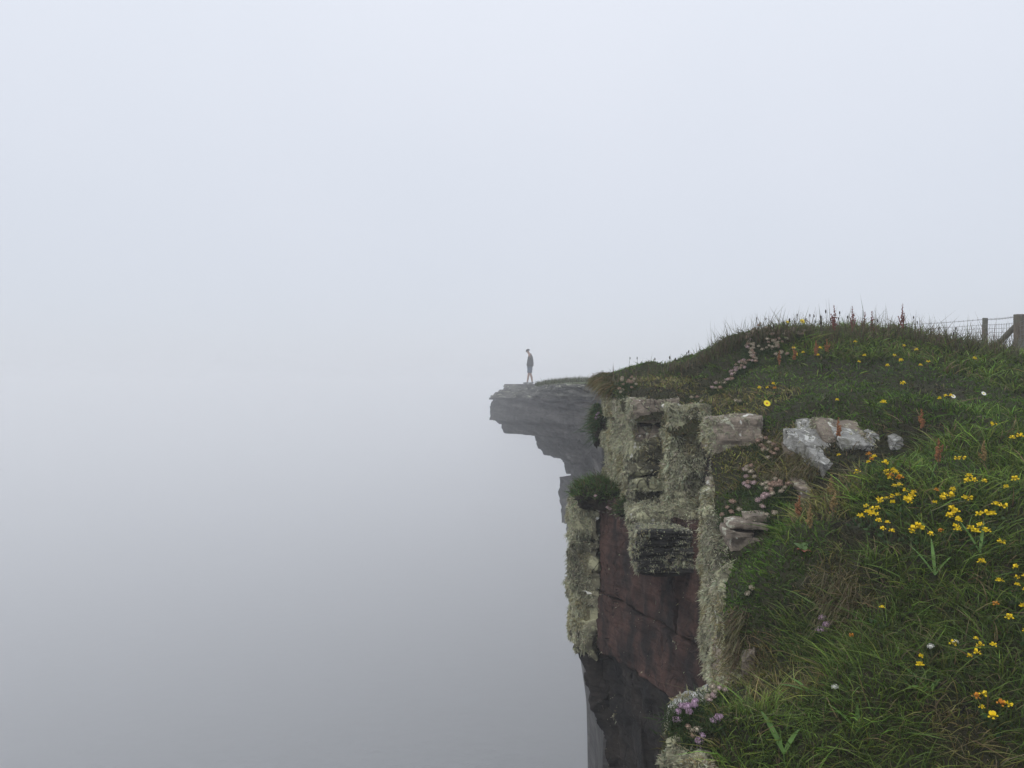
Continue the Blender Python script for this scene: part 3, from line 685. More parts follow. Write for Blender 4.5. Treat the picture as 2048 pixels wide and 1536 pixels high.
# ------------------------------------------------------------------ grass and turf on the headland
ANCH = {0: [(1350,738),(1480,705),(1425,738),(1250,748),(1380,725),(1320,745),(1500,740),(1540,730),(1780,770),(1830,755),(1940,800),(1790,825),(1920,765),(1960,840),(1900,825),(1820,815),(1460,1010),(1520,985),(1600,830),(1700,800),(1800,800),(1850,840),(1560,1130),(1580,1180),(1620,1090),(1290,745),(1440,715),(1495,1005),(1540,1000),(1520,1170),(1560,1060),(1850,930),(1400,755),(1650,790)],
        1: [(1700,690),(1600,690),(1800,690),(1900,710),(2000,760),(1800,1000),(1900,1150),(1700,1400),(1950,1400),(1850,1300),(1500,1480),(1600,1500),(1750,1150),(2000,1000),(1950,900),(1800,1450),(1650,1280),(1500,1430)],
        2: [(1500,960),(1470,930),(1540,900),(1340,765),(1450,815),(1500,820),(1560,930),(1600,950),(1480,1250),(1510,1290),(1540,1340),(1690,1180),(1400,785),(1230,770),(1630,1010),(1420,1500),(1560,1380),(1540,1250),(1680,1220),(1900,1480)],
        3: [(1350,792),(1420,770),(1380,740),(1880,785),(1840,885),(1650,960),(1760,885),(1700,1060),(1690,900)]}
AK, AP = [], []
for k, l_ in ANCH.items():
    pp, okk = hit([a for a, _ in l_], [c for _, c in l_]); AP.append(pp[okk]); AK += [k]*int(okk.sum())
AP = np.concatenate(AP); AK = np.array(AK)
def zone(x, y):
    q = np.stack([x + .10*fbm(p3(x*5, y*5), 3, 501), y + .14*fbm(p3(x*5, y*5, np.full_like(x, 3.3)), 3, 502)], -1)
    best = np.full(len(x), 1e9); kk = np.ones(len(x), int)
    for p, k in zip(AP, AK):
        dd = ((q - p[:2])**2).sum(1) + .004*rng.random(len(x))
        s = dd < best; best = np.where(s, dd, best); kk = np.where(s, k, kk)
    return kk

GRV, GRF, GRC, off = [], [], [], 0
def add_blades(res):
    global off
    V, Fc, C = res; GRV.append(V); GRF.append(Fc + off); GRC.append(C); off += len(V)

NT = 1700000
bx = rng.uniform(-.35, 4.6, NT); by = rng.uniform(.75, 6.4, NT)
dist = np.hypot(bx, by)
inview = (bx/by > -.35) & (bx/by < .95) & (by < 6.2)
acc = rng.random(NT) < np.clip((1.75/dist)**1.25, 0, 1)
m = inview & acc & (rng.random(NT) < .99); bx, by = bx[m], by[m]
dd = coast_d(bx, by)
m = dd > -.025
bx, by, dd = bx[m], by[m], dd[m]
sl = np.hypot(gz(bx+.02, by, False)-gz(bx-.02, by, False), gz(bx, by+.02, False)-gz(bx, by-.02, False))/.04     # steep ground carries more blades per plan area
m = rng.random(len(bx)) < np.sqrt(1 + sl*sl)/2.2
for pl in BARE: m &= coast_poly(bx, by, pl) < .016 + .02*fbm(p3(bx*40, by*40), 2, 77)
bx, by, dd = bx[m], by[m], dd[m]
bz = gz(bx, by, True, dd); kk = zone(bx, by); n = len(bx)
e = .01; nz_ = np.stack([-(gz(bx+e, by, False)-gz(bx-e, by, False))/(2*e), -(gz(bx, by+e, False)-gz(bx, by-e, False))/(2*e), np.ones(n)], -1); nz_ /= np.linalg.norm(nz_, axis=1, keepdims=True)
clump = fbm(p3(bx*13, by*13), 3, 510); tone = fbm(p3(bx*3.1, by*3.1), 3, 511); flow = np.stack([fbm(p3(bx*6, by*6), 2, 520), fbm(p3(bx*6, by*6), 2, 521)], -1)
base = np.stack([bx, by, bz - .004], -1)
far_s = np.clip(np.hypot(bx, by)/2.6, .75, 1.8)
for k in range(4):
    for half in (0, 1):
        s = (kk == k)
        q = rng.random(n)
        fracl = [.14, .60, .42, .14][k]
        s &= (q < fracl) if half else (q >= fracl)
        m = int(s.sum())
        if m == 0: continue
        bs = base[s]; cl = clump[s]; tn = tone[s]; fl = flow[s]; nn = nz_[s]; fs = far_s[s]
        if half == 0:                                   # short leafy turf
            ln = np.array([.030, .040, .030, .026])[k]*(.55 + .9*rng.random(m))*(1 + .35*cl)
            leafy = rng.random(m) < .25; wd = np.where(leafy, .0065, .0030)*fs*(.8 + .5*rng.random(m)); ln = np.where(leafy, ln*.55, ln); sp = .65
            up = nn + np.array([0, 0, .3]) + sp*rng.standard_normal((m, 3))
        else:                                           # taller blades
            ln = np.array([.050, .076, .058, .045])[k]*(.45 + 1.05*rng.random(m))*(1 + .5*cl)*np.clip((dd[s]+.10)/.25, .45, 1)
            wd = .0027*fs*(1 + .7*rng.random(m)); sp = .40
            up = nn*.5 + np.array([0, 0, .9]) + sp*rng.standard_normal((m, 3))
        ln = ln*np.where((bs[:, 1] > 3.4) & (k != 1), .68, np.where(bs[:, 1] > 3.4, .85, 1.0))
        up /= np.linalg.norm(up, axis=1, keepdims=True)
        lean = np.concatenate([fl*.55 + .55*rng.standard_normal((m, 2)), -.45*rng.random((m, 1))], 1)*ln[:, None]*(.45 if half == 0 else .9)
        pal = {0: [(.050,.096,.011), (.068,.112,.015)], 1: [(.064,.104,.013), (.086,.130,.020)], 2: [(.100,.115,.022), (.145,.140,.040)], 3: [(.022,.020,.012), (.060,.062,.024)]}[k][half]
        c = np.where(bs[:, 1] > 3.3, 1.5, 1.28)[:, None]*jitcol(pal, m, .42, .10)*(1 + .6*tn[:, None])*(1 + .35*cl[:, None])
        dry = rng.random(m) < [.03, .10, .35, .25][k]*(1.0 if half else .6)*(1 + 1.2*cl)
        c = np.where(dry[:, None], jitcol((.21, .165, .085), m, .25, .06), c)
        brt = (rng.random(m) < (.09 if k in (0, 1) else .015))
        c = np.where(brt[:, None], jitcol((.135, .205, .05), m, .25, .06), c)
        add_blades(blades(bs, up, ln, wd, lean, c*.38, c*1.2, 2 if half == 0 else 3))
# tall thin bents along the skyline
pxs = np.concatenate([rng.uniform(1400, 2040, 2300), rng.uniform(1215, 1420, 260)]); bb, okb = hit(pxs, np.where(pxs > 1420, np.interp(pxs, [1420,1500,1600,1800,1900,2048], [705,676,668,668,686,704]), np.interp(pxs, [1215,1300,1420], [752,745,712])) + rng.uniform(2, 22, len(pxs)))
bb = bb[okb]; m = len(bb); ln = rng.uniform(.06, .15, m)*np.where(bb[:, 0]/bb[:, 1] > .25, 1.0, .6)
up = np.array([0, 0, 1.0]) + .16*rng.standard_normal((m, 3)); up /= np.linalg.norm(up, axis=1, keepdims=True)
c = np.where((rng.random(m) < .5)[:, None], jitcol((.10,.105,.045), m), jitcol((.13,.10,.065), m))
add_blades(blades(bb, up, ln, .0040, ln[:, None]*.35*rng.standard_normal((m, 3)), c*.7, c, 3))
# golden fringe hanging over the block's outer corner
m = 1600; x_ = .60 + .05*rng.standard_normal(m)*.5; y_ = rng.uniform(4.55, 5.25, m); z_ = gz(np.clip(x_, .63, 1), y_, False) - rng.uniform(0, .05, m)
up = np.array([-.55, -.15, .35]) + .35*rng.standard_normal((m, 3)); up /= np.linalg.norm(up, axis=1, keepdims=True); ln = rng.uniform(.04, .10, m)
c = np.where((rng.random(m) < .6)[:, None], jitcol((.17,.125,.05), m), jitcol((.09,.095,.03), m))
add_blades(blades(np.stack([x_, y_, z_], -1), up, ln, .005, np.stack([-.3*ln, 0*ln, -.9*ln], -1), c*.6, c, 3))
# shaggy dry grass hanging below the outcrop and over the rim
for (px0, px1, py0, py1, cnt) in ((1530, 1640, 880, 960, 1500), (1455, 1500, 1230, 1340, 400), (1640, 1720, 1150, 1260, 600)):
    bb, okb = hit(rng.uniform(px0, px1, cnt), rng.uniform(py0, py1, cnt)); bb = bb[okb]; m = len(bb); ln = rng.uniform(.04, .10, m)
    up = np.array([-.25, -.35, .45]) + .30*rng.standard_normal((m, 3)); up /= np.linalg.norm(up, axis=1, keepdims=True)
    c = np.where((rng.random(m) < .65)[:, None], jitcol((.18,.15,.085), m), jitcol((.10,.10,.035), m))
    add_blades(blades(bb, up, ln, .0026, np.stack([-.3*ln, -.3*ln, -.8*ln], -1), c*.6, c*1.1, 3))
print('grass tris', sum(map(len, GRF)))
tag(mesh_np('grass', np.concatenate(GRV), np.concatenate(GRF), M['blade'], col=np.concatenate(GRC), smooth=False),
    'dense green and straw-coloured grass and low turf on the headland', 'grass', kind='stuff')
# grass on the far ledge
GRV, GRF, GRC, off = [], [], [], 0
m = 5000; ppx = rng.uniform(1072, 1215, m); yy = rng.uniform(14, 40, m); xx = (ppx-1024)/F*yy
zz = np.interp(ppx, [1078,1092,1108,1124,1142,1170], [0,.09,.14,.19,.235,.26])*np.clip((yy-11)/27, .3, 1)
ln = rng.uniform(.05, .16, m)*np.clip(yy/38, .4, 1); up = np.array([0,0,1.0]) + .3*rng.standard_normal((m,3))
c = jitcol((.075,.085,.035), m)
add_blades(blades(np.stack([xx, yy, zz-.03], -1), up, ln, .02, .04*rng.standard_normal((m,3)), c*.7, c, 2))
tag(mesh_np('ledge_grass', np.concatenate(GRV), np.concatenate(GRF), M['blade'], col=np.concatenate(GRC), smooth=False),
    'short grass on top of the far foggy ledge', 'grass', kind='stuff')

# ------------------------------------------------------------------ turf clump on the rock column, and the tuft behind the block
def clump(name, label, c, r, seed, nb, grass=(.06, .105, .028), blen=.07, hang=.3):
    root = tag(empty(name, c), label, 'turf clump')
    V, Fc = ball_arr((0, 0, 0), 1.0, 40, 24, seed, .0)
    V = V*(1 + .75*fbm(V*1.9 + seed, 4, seed, .6))[:, None]*np.asarray(r)
    V = V + .012*np.stack([fbm((V)*22 + 9*k, 3, seed+k) for k in range(3)], -1)
    mesh_np('peat', V, Fc, M['peat'], root)
    s = rng.integers(0, len(V), nb); P_ = V[s]; N = P_/np.asarray(r)**2; N /= np.linalg.norm(N, axis=1, keepdims=True)
    k = (N[:, 2] > -.35) & (rng.random(nb) < np.clip(.45 + N[:, 2] + .9*vnoise(P_*16, seed+9), 0, 1)); P_, N = P_[k], N[k]; m = len(P_)
    P_ = P_ + .008*rng.standard_normal((m, 3))
    up = N*.7 + np.array([-.05, 0, .6]) + .4*rng.standard_normal((m, 3)); up /= np.linalg.norm(up, axis=1, keepdims=True); ln = blen*rng.uniform(.4, 1.2, m)
    cc = jitcol(grass, m, .3, .1); dry = rng.random(m) < .15; cc = np.where(dry[:, None], jitcol((.15,.12,.06), m), cc)
    V2, F2, C2 = blades(P_, up, ln, .0045, np.stack([-.2*ln, -.1*ln, -hang*ln], -1) + .3*ln[:, None]*rng.standard_normal((m, 3)), cc*.55, cc*1.1, 3)
    o = mesh_np('tuft_grass', V2, F2, M['blade'], root, smooth=False, col=C2); o['kind'] = 'stuff'
    return root
clump('turf_clump', 'dark peaty turf clump with bright grass on top of the lichened column', (.475, 4.36, -.62), (.135, .13, .066), 61, 6500, grass=(.085, .145, .038), blen=.06)
clump('turf_clump', 'small grass tuft in the corner between column and laminated block', (.60, 4.12, -.665), (.05, .06, .045), 62, 1300, blen=.045)
clump('turf_clump', 'green grass tuft hanging beyond the tall lichened block', (.585, 5.28, -.30), (.045, .12, .12), 63, 3600, grass=(.05, .10, .03), blen=.08, hang=.8)

# ------------------------------------------------------------------ flowers
def stem_arr(h, r0=.0012, r1=.0009, bend=.15, seed=0, n=4):
    rr = random.Random(seed); a = rr.uniform(0, 6.28); t = np.linspace(0, 1, 4)
    pts = np.stack([bend*h*t**2*math.cos(a), bend*h*t**2*math.sin(a), h*t*(1-.1*bend)], -1)
    return tube_arr(pts, np.linspace(r0, r1, 4), n), pts[-1]

def trefoil_head(seed):
    """umbel of pea flowers: each a raised standard petal, two wings and a keel"""
    rr = random.Random(seed); out = []
    k = rr.choice([3, 4, 4, 5])
    for i in range(k):
        a = 2*math.pi*i/k + rr.uniform(-.3, .3); c_, s_ = math.cos(a), math.sin(a)
        def P(u, v, w_): return (c_*u - s_*v, s_*u + c_*v, w_)
        b0 = P(.001, 0, .0)
        st = [b0, P(.005, -.0055, .005), P(.0085, -.0035, .0115), P(.0085, .0035, .0115), P(.005, .0055, .005)]      # standard
        out.append((np.array(st), np.array([(0,1,2),(0,2,3),(0,3,4)])))
        out.append(ball_arr(P(.0095, 0, .0025), (.0038, .0030, .0025), 6, 4, seed, .1))                               # wings and keel
    return join_arr(out)
TREF = []
for s in range(5):
    V, Fc = trefoil_head(s); me = mesh_np('flower_head', V*0.92, Fc, M['yellow'] if s < 4 else M['orange'], smooth=True); TREF.append(me.data); bpy.data.objects.remove(me)
STEMS = {}
def stem_mesh(h, mat='stem', seed=0, thick=1.0):
    key = (round(h, 3), mat, seed % 4, thick)
    if key not in STEMS:
        (V, Fc), tip = stem_arr(h, .0012*thick, .0009*thick, .18, seed % 4)
        o = mesh_np('stem', V, Fc, M[mat]); STEMS[key] = (o.data, tip); bpy.data.objects.remove(o)
    return STEMS[key]
def child(name, data, parent, loc=(0,0,0), rot=(0,0,0), sc=1.0):
    o = bpy.data.objects.new(name, data); o.location = loc; o.rotation_euler = rot; o.scale = (sc, sc, sc); return link(o, parent)

R7 = [(340,155),(622,185),(630,208),(690,195),(605,240),(770,262),(765,315),(800,330),(830,310),(825,370),(800,362),(875,335),(850,345),(905,350),(890,385),(535,340),(840,475),(905,500),(930,508),(905,545),(1015,525),(1020,565),(770,550),(740,590),(710,595),(830,585),(815,578),(860,615),(935,585),(965,592),(985,600),(1000,620),(690,630),(600,655),(630,670),(660,695),(590,700),(547,730),(660,750),(650,775),(690,795),(790,805),(815,840),(770,858),(1055,825),(1020,870),(1070,865),(1040,890),(1170,865),(1285,880),(1215,525),(1240,620),(1275,615),(1310,600),(1360,588),(1385,592),(1340,695),(1385,720),(1365,730),(1440,715),(1420,780),(1440,775),(1395,830),(1455,870),(1370,470),(1395,470),(1465,185),(1450,220),(1525,340),(1530,392),(1552,398),(1610,420),(1655,437),(1500,550),(1530,553),(1900,440),(1940,420),(1785,640),(1830,697),(1720,715),(1730,735),(1635,745),(1620,825),(1575,835),(1670,840),(1600,880),(1675,895),(1855,1015),(1630,1160),(1970,1235),(2025,1260),(2000,1320),(1950,1385),(1820,1365),(2040,1390)]
R8 = [(1085,296),(850,420),(1560,517),(1690,475),(1760,530),(1815,537),(1670,573),(1692,573),(1870,265),(1920,378),(2040,235),(2040,430),(1350,640),(1310,660),(1715,893),(1740,893),(1770,978),(1805,990),(1885,938),(1908,938)]
R3 = [(985,338),(1280,365),(1365,388),(1215,430),(1238,430),(1260,465),(1035,437),(595,425),(655,405),(735,437),(755,375),(580,380),(1010,480),(1175,495),(1390,500),(1430,470),(1740,450),(365,632),(420,630),(460,632),(465,608),(1500,705),(1550,705),(1568,703),(1165,745),(855,728),(1280,610),(1835,888),(2030,935),(1955,960)]
FP = [(1600+a*.21875, 880+c*.21875) for a, c in R7] + [(1450+a*.292, 1150+c*.292) for a, c in R8] + [(1400+a*.3164, 580+c*.3164) for a, c in R3]
FP = np.array(FP); fh = np.where(FP[:, 1] < 870, .05, .045)
# stems lift the heads: root is the ground point seen a stem's length lower
H0, ok0 = hit(FP[:, 0], FP[:, 1]); low = FP[:, 1] + fh*F/np.maximum(H0[:, 1], 1)*.9
RT, okr = hit(FP[:, 0], low)
left = list(range(len(FP))); plants = []
while left:
    i = left.pop(0); grp = [i]; ch = True
    while ch:
        ch = False
        for j in left[:]:
            if len(grp) < 12 and min(math.hypot(*(FP[j]-FP[g_])) for g_ in grp) < 17:
                grp.append(j); left.remove(j); ch = True
    plants.append(grp)
AREA = [('on the upper bank', 'yellow trefoils on the grassy bank'), ('on the middle slope', 'yellow trefoils on the middle slope'), ('in the nearest grass', 'yellow trefoils in the near grass')]
NUM = ['', 'one', 'two', 'three', 'four', 'five', 'six', 'seven', 'eight', 'nine', 'ten', 'eleven', 'twelve']
ORD = ['first','second','third','fourth','fifth','sixth','seventh','eighth','ninth','tenth','eleventh','twelfth','thirteenth','fourteenth','fifteenth','sixteenth','seventeenth','eighteenth','nineteenth','twentieth'] + ['twenty-%s' % k for k in ('first','second','third','fourth','fifth','sixth','seventh','eighth','ninth')] + ['thirtieth'] + ['thirty-%s' % k for k in ('first','second','third','fourth','fifth','sixth','seventh','eighth','ninth')]
byarea = {0: [], 1: [], 2: []}
for gpl in plants:
    my = np.mean([FP[i][1] for i in gpl]); byarea[0 if my < 880 else 1 if my < 1150 else 2].append(gpl)
def trefoil_plant(gpl, label, group):
    ctr = np.mean([RT[i] for i in gpl], axis=0); ctr[2] = float(gz(ctr[0], ctr[1]))
    root = tag(empty('trefoil_plant', ctr), label, 'wildflower', group)
    for i in gpl:
        h = fh[i]*random.uniform(.9, 1.15); data, tip = stem_mesh(round(h, 2), 'stem', i)
        loc = RT[i] - ctr; child('stem', data, root, loc)
        child('flower_head', TREF[4 if random.random() < .07 else i % 4], root, loc + np.array(tip), (random.uniform(-.2, .5), random.uniform(-.3, .3), random.uniform(0, 6)), random.uniform(.7, 1.15)*(.82 if RT[i][1] < 2.1 else 1.0))
    # small leaflets round the stems
    m = 10*len(gpl); base_ = np.array([RT[random.choice(gpl)] for _ in range(m)]) - ctr + .022*rng.standard_normal((m, 3))*np.array([1, 1, 0]); base_[:, 2] += .012
    up = np.array([0, -.2, .6]) + .6*rng.standard_normal((m, 3)); up /= np.linalg.norm(up, axis=1, keepdims=True)
    c_ = jitcol((.055,.10,.03), m); V, Fc, C = blades(base_, up, .016*rng.uniform(.6, 1.2, m), .008, .004*rng.standard_normal((m, 3)), c_*.7, c_, 3)
    o = mesh_np('leaves', V, Fc, M['blade'], root, smooth=False, col=C); o['kind'] = 'stuff'
for a, lst in byarea.items():
    lst.sort(key=lambda g_: np.mean([FP[i][0] for i in g_]))
    for k, gpl in enumerate(lst):
        n_ = len(gpl)
        trefoil_plant(gpl, 'yellow trefoil, %s flower head%s, %s from left %s' % (NUM[n_], '' if n_ == 1 else 's', ORD[k], AREA[a][0]), AREA[a][1])

# hawkweed
def daisy(n, r, mat_ray, mat_eye, root, loc, rot):
    parts = []
    for i in range(n):
        a = 2*math.pi*i/n; c_, s_ = math.cos(a), math.sin(a); q = .42*r*math.pi*2/n
        P = lambda u, v, w_: (c_*u - s_*v, s_*u + c_*v, w_)
        parts.append((np.array([P(.2*r,-q*.5,0), P(.2*r,q*.5,0), P(.8*r,q,.08*r), P(r,0,.04*r), P(.8*r,-q,.08*r)]), np.array([(0,1,2),(0,2,4),(4,2,3)])))
    V, Fc = join_arr(parts); o = mesh_np('petals', V, Fc, mat_ray, root); o.location = loc; o.rotation_euler = rot
    V, Fc = ball_arr((0, 0, .02*r), (.33*r, .33*r, .16*r), 8, 5); o = mesh_np('flower_centre', V, Fc, mat_eye, root); o.location = loc; o.rotation_euler = rot
def stalk_thing(name, px, py_head, h, label, cat, group, builder, y_hint=None, mat='stem', thick=1.0):
    p, ok = hit([px], [py_head]); y = p[0][1] if ok[0] else y_hint
    if y_hint: y = y_hint
    if y_hint is None: 
        p2, ok2 = hit([px], [py_head + h*F/y*.92]); r_ = p2[0]
    else:
        x = (px-1024)/F*y; r_ = np.array([x, y, float(gz(x, y))]); h = max(.03, (768-py_head)/F*y - r_[2])
    root = tag(empty(name, r_ - np.array([0, 0, .004])), label, cat, group)
    seed = int(px)*7 + int(py_head); data, tip = stem_mesh(round(h, 2), mat, seed, thick); child('stem', data, root)
    builder(root, np.array(tip), h, seed); return root
for px, py, yh, lab in ((1606, 641, 4.65, 'large yellow hawkweed flower standing on the skyline of the bank'), (1590, 652, 4.68, 'pale yellow hawkweed just left of the largest skyline flower'), (1574, 643, 4.66, 'small yellow hawkweed bud-like flower on the skyline above the thrift'), (1528, 812, None, 'single yellow hawkweed above the lichened block with grey crust')):
    big = px in (1606, 1528)
    stalk_thing('hawkweed', px, py, .09, lab, 'wildflower', 'hawkweed flowers', lambda r_, t, h, s, big=big: daisy(13, .017 if big else .010, M['lemon'], M['orange'], r_, t, (1.0, .2, 0)), yh)
for px, py, lab in ((1964, 788, 'small white daisy on the bank above the peat hollow at right'), (1908, 795, 'white daisy just right of the dark peat hollow')):
    stalk_thing('daisy', px, py, .04, lab, 'wildflower', 'white daisies', lambda r_, t, h, s: daisy(14, .011, M['white'], M['lemon'], r_, t, (.9, .1, 0)))

# thrift
HEADS = []
for s in range(3):
    parts = [ball_arr((0, 0, 0), (.0072, .0072, .0056), 9, 6, s, .15)]
    rr = np.random.default_rng(s)
    for i in range(26):                                    # papery florets standing out of the head
        th_, ph = math.acos(rr.uniform(-.25, 1)), rr.uniform(0, 6.28); d = np.array([math.sin(th_)*math.cos(ph), math.sin(th_)*math.sin(ph), math.cos(th_)])
        u = np.cross(d, [.3, .5, .8]); u /= np.linalg.norm(u); v = np.cross(d, u); c0 = d*np.array([.0070, .0070, .0055])
        parts.append((np.array([c0, c0 + d*.004 + u*.0028, c0 + d*.004 - .0014*u + .0024*v, c0 + d*.004 - .0014*u - .0024*v]), np.array([(0,1,2),(0,2,3),(0,3,1)])))
    HEADS.append(join_arr(parts))
HM = {}
for nm in ('pink', 'faded', 'straw', 'lilac'):
    for s in range(3):
        o = mesh_np('flower_head', HEADS[s][0], HEADS[s][1], M[nm], smooth=True); HM[nm, s] = o.data; bpy.data.objects.remove(o)
def thrift(pts, label, mix=('faded',), h=.045, base_fn=None, cushion=True, sc=1.0):
    pts = np.array(pts, float)
    if base_fn is None:
        H1, ok1 = hit(pts[:, 0], pts[:, 1]); RB, ok2 = hit(pts[:, 0], pts[:, 1] + h*F/H1[:, 1]*.9)
    else: RB = base_fn(pts, h)
    ctr = RB.mean(0); root = tag(empty('thrift_plant', ctr), label, 'wildflower', 'thrift plants on the cliff edge')
    for i, rb in enumerate(RB):
        data, tip = stem_mesh(round(h*random.uniform(.8, 1.15), 2), 'dstem' if i % 2 else 'stem', i); loc = rb - ctr
        child('stem', data, root, loc)
        child('flower_head', HM[random.choice(mix), i % 3], root, loc + np.array(tip), (random.uniform(-.4, .4), random.uniform(-.4, .4), random.uniform(0, 6)), sc*random.uniform(.85, 1.2))
    if cushion:
        m = 60*len(pts); s = rng.integers(0, len(RB), m); b_ = RB[s] - ctr + rng.standard_normal((m, 3))*np.array([.02, .02, .006]); up = np.array([-.1, -.2, .7]) + .5*rng.standard_normal((m, 3)); up /= np.linalg.norm(up, axis=1, keepdims=True)
        c_ = jitcol((.045,.078,.022), m); V, Fc, C = blades(b_, up, .032*rng.uniform(.5, 1.2, m), .0026, .01*rng.standard_normal((m, 3)), c_*.5, c_, 2)
        o = mesh_np('leaf_cushion', V, Fc, M['blade'], root, smooth=False, col=C); o['kind'] = 'stuff'
def sc6(l_): return [(1400+a*.1953, 780+c*.1953) for a, c in l_]
def sc5(l_): return [(1120+a*.2513, 1150+c*.2513) for a, c in l_]
def sc3(l_): return [(1400+a*.3164, 580+c*.3164) for a, c in l_]
thrift(sc6([(580,560),(620,575),(650,540),(660,610),(690,575),(640,620),(735,585),(760,600),(770,640),(690,640),(735,690),(700,700),(605,545),(720,640)]), 'faded thrift clump right of the crusted block, below the small green cushion', ('faded','faded','straw'))
thrift(sc6([(510,795),(465,815),(430,850),(480,855),(505,880),(465,895),(540,915)]), 'pale pink thrift against the dark recess under the crusted block', ('pink','straw','faded'))
thrift(sc6([(440,975),(490,965),(455,1000),(500,995),(530,985),(480,985)]), 'tight knot of pink thrift beside the small pale rock below the recess', ('pink','faded'))
thrift(sc6([(670,960),(710,995),(735,965),(690,1035),(730,1010),(750,1040),(790,980),(820,1000),(815,1045),(860,1035),(885,970),(740,1070),(770,1005),(760,955),(700,1060)]), 'broad clump of brownish thrift below the hanging dry grass', ('faded','faded','straw'))
thrift(sc6([(720,1095),(670,1110),(640,1110),(655,1125),(575,1135),(590,1150),(610,1190),(650,1200),(620,1010),(640,1140),(685,1095)]), 'pinkest thrift clump between two dark green cushions', ('pink','pink','straw'))
thrift(sc6([(320,1165),(270,1220),(300,1280),(230,1290),(385,1245),(310,1180)]), 'scattered pale thrift above the pile of thin slabs', ('straw','faded','pink'))
thrift(sc6([(660,1295),(755,1295)]), 'pair of pale thrift heads just above the thin slabs', ('straw',))
band = []
for (a, c), (a2, c2) in zip([(430,250),(340,262),(300,300),(310,350),(325,400),(350,430),(280,462),(245,482),(212,522),(186,560),(150,592)], [(340,262),(300,300),(310,350),(325,400),(350,430),(280,462),(245,482),(212,522),(186,560),(150,592),(60,632)]):
    for t in np.linspace(0, 1, 8, endpoint=False): band.append((a+(a2-a)*t + random.gauss(0, 9), c+(c2-c)*t + random.gauss(0, 7)))
thrift(sc3([q for q in band if q[1] < 450]), 'dense pinkish-brown thrift mat crowning the mound on the skyline', ('faded','pink','straw','faded'), h=.04)
thrift(sc3([q for q in band if q[1] >= 450]), 'trail of pinkish-brown thrift running down the mound towards the peat', ('faded','pink','straw'), h=.035)
thrift(sc3([(random.gauss(465, 55), random.gauss(335, 42)) for _ in range(46)] + [(random.uniform(560, 660), random.gauss(275, 12)) for _ in range(14)]), 'straw-coloured thrift heads over the right flank of the skyline mound', ('straw','straw','faded'), h=.04)
thrift(sc5([(985,1085),(1000,1070),(1015,1090),(1030,1105),(1005,1110),(1020,1120),(1045,1095),(975,1095),(1060,1035),(1070,1025),(1052,1050),(1035,1120)]), 'bright lilac-pink thrift clump on the near grassy lip', ('lilac',), h=.03, sc=.8)
thrift(sc5([(935,1130),(938,1150),(930,1168),(922,1175)]), 'lilac-pink thrift hanging on the lichen edge of the near lip', ('lilac',), h=.02, sc=.8)
thrift(sc5([(1165,985),(1162,1000),(1200,970),(1235,970),(1178,1025),(1210,940),(1300,945),(1270,950)]), 'thin row of pale thrift behind the lilac clump on the near lip', ('straw','pink'), h=.03, sc=.7)
thrift(sc5([(1200,1245),(1255,1185),(1265,1160),(1250,1195)]), 'few pink thrift heads in the middle of the near lip', ('lilac',), h=.025, sc=.8)
thrift(sc5([(1005,1285),(1045,1290),(1070,1290),(1110,1295),(1050,1335)]), 'brownish thrift heads in a row near the lower edge of the near lip', ('faded','straw'), h=.025, sc=.7)
thrift(sc5([(1095,1350),(1105,1365),(1115,1350),(1112,1380)]), 'lowest pink thrift on the near lip', ('lilac',), h=.025, sc=.8)
thrift([(1636,1268),(1643,1255),(1649,1259)], 'three lilac-pink thrift heads in dry turf on the slope', ('lilac',), h=.03)
thrift([(1494,1202),(1502,1190)], 'two pale thrift heads beside the bright lichen rim', ('straw',), h=.02)
thrift([(1252+random.gauss(0,9), 762+random.gauss(0,4)) for _ in range(14)] + [(1262,775),(1245,778),(1240,800),(1238,806)], 'faded thrift on the outer corner of the tall lichened block', ('faded','straw'), h=.03)
thrift([(1382,797),(1394,795),(1382,810),(1403,805),(1410,812),(1412,832),(1470,806),(1480,806)], 'straw-coloured thrift on top of the lichened pillar', ('straw','straw','faded'), h=.02)
thrift([(1192,829),(1195,834),(1190,836),(1197,826)], 'pink thrift on the tuft hanging beyond the tall block', ('lilac',), h=.05, base_fn=lambda p, h: np.stack([(p[:,0]-1024)/F*5.18, np.full(len(p), 5.18), (768-p[:,1])/F*5.18 - h], -1), cushion=False)
thrift([(1214,1015),(1219,1018),(1236,1019),(1191,992)], 'white-pink thrift low on the turf clump beside the column', ('pink',), h=.03, base_fn=lambda p, h: np.stack([(p[:,0]-1024)/F*4.2, np.full(len(p), 4.2), (768-p[:,1])/F*4.2 - h], -1), cushion=False)

# sorrel
def sorrel_head(root, tip, h, seed, mat='sorrel', hl=None):
    hl = hl or h*.45; rr = random.Random(seed); parts = []
    nb = rr.choice([4, 5, 6])
    for k in range(nb):
        a = rr.uniform(0, 6.28); l_ = hl*(.85 if k == 0 else rr.uniform(.35, .65)); z0 = -hl*.75*k/nb
        base_ = tip + np.array([0, 0, z0]); sp = rr.uniform(.03, .12) if k == 0 else rr.uniform(.25, .55)
        for t in np.linspace(.05, 1, int(5 + l_*190)):
            q = base_ + np.array([math.cos(a)*sp*l_*t**.7, math.sin(a)*sp*l_*t**.7, l_*t])
            for _ in range(rr.choice([1, 1, 2, 3])):
                d = np.array([rr.gauss(0, 1), rr.gauss(0, 1), rr.gauss(0, .6)])*.0030*(1.2-.7*t)
                parts.append(ball_arr(q + d, .0037*(1.2-.6*t)*rr.uniform(.7, 1.2), 5, 3))
    V, Fc = join_arr(parts); mesh_np('seed_head', V, Fc, M[mat], root)
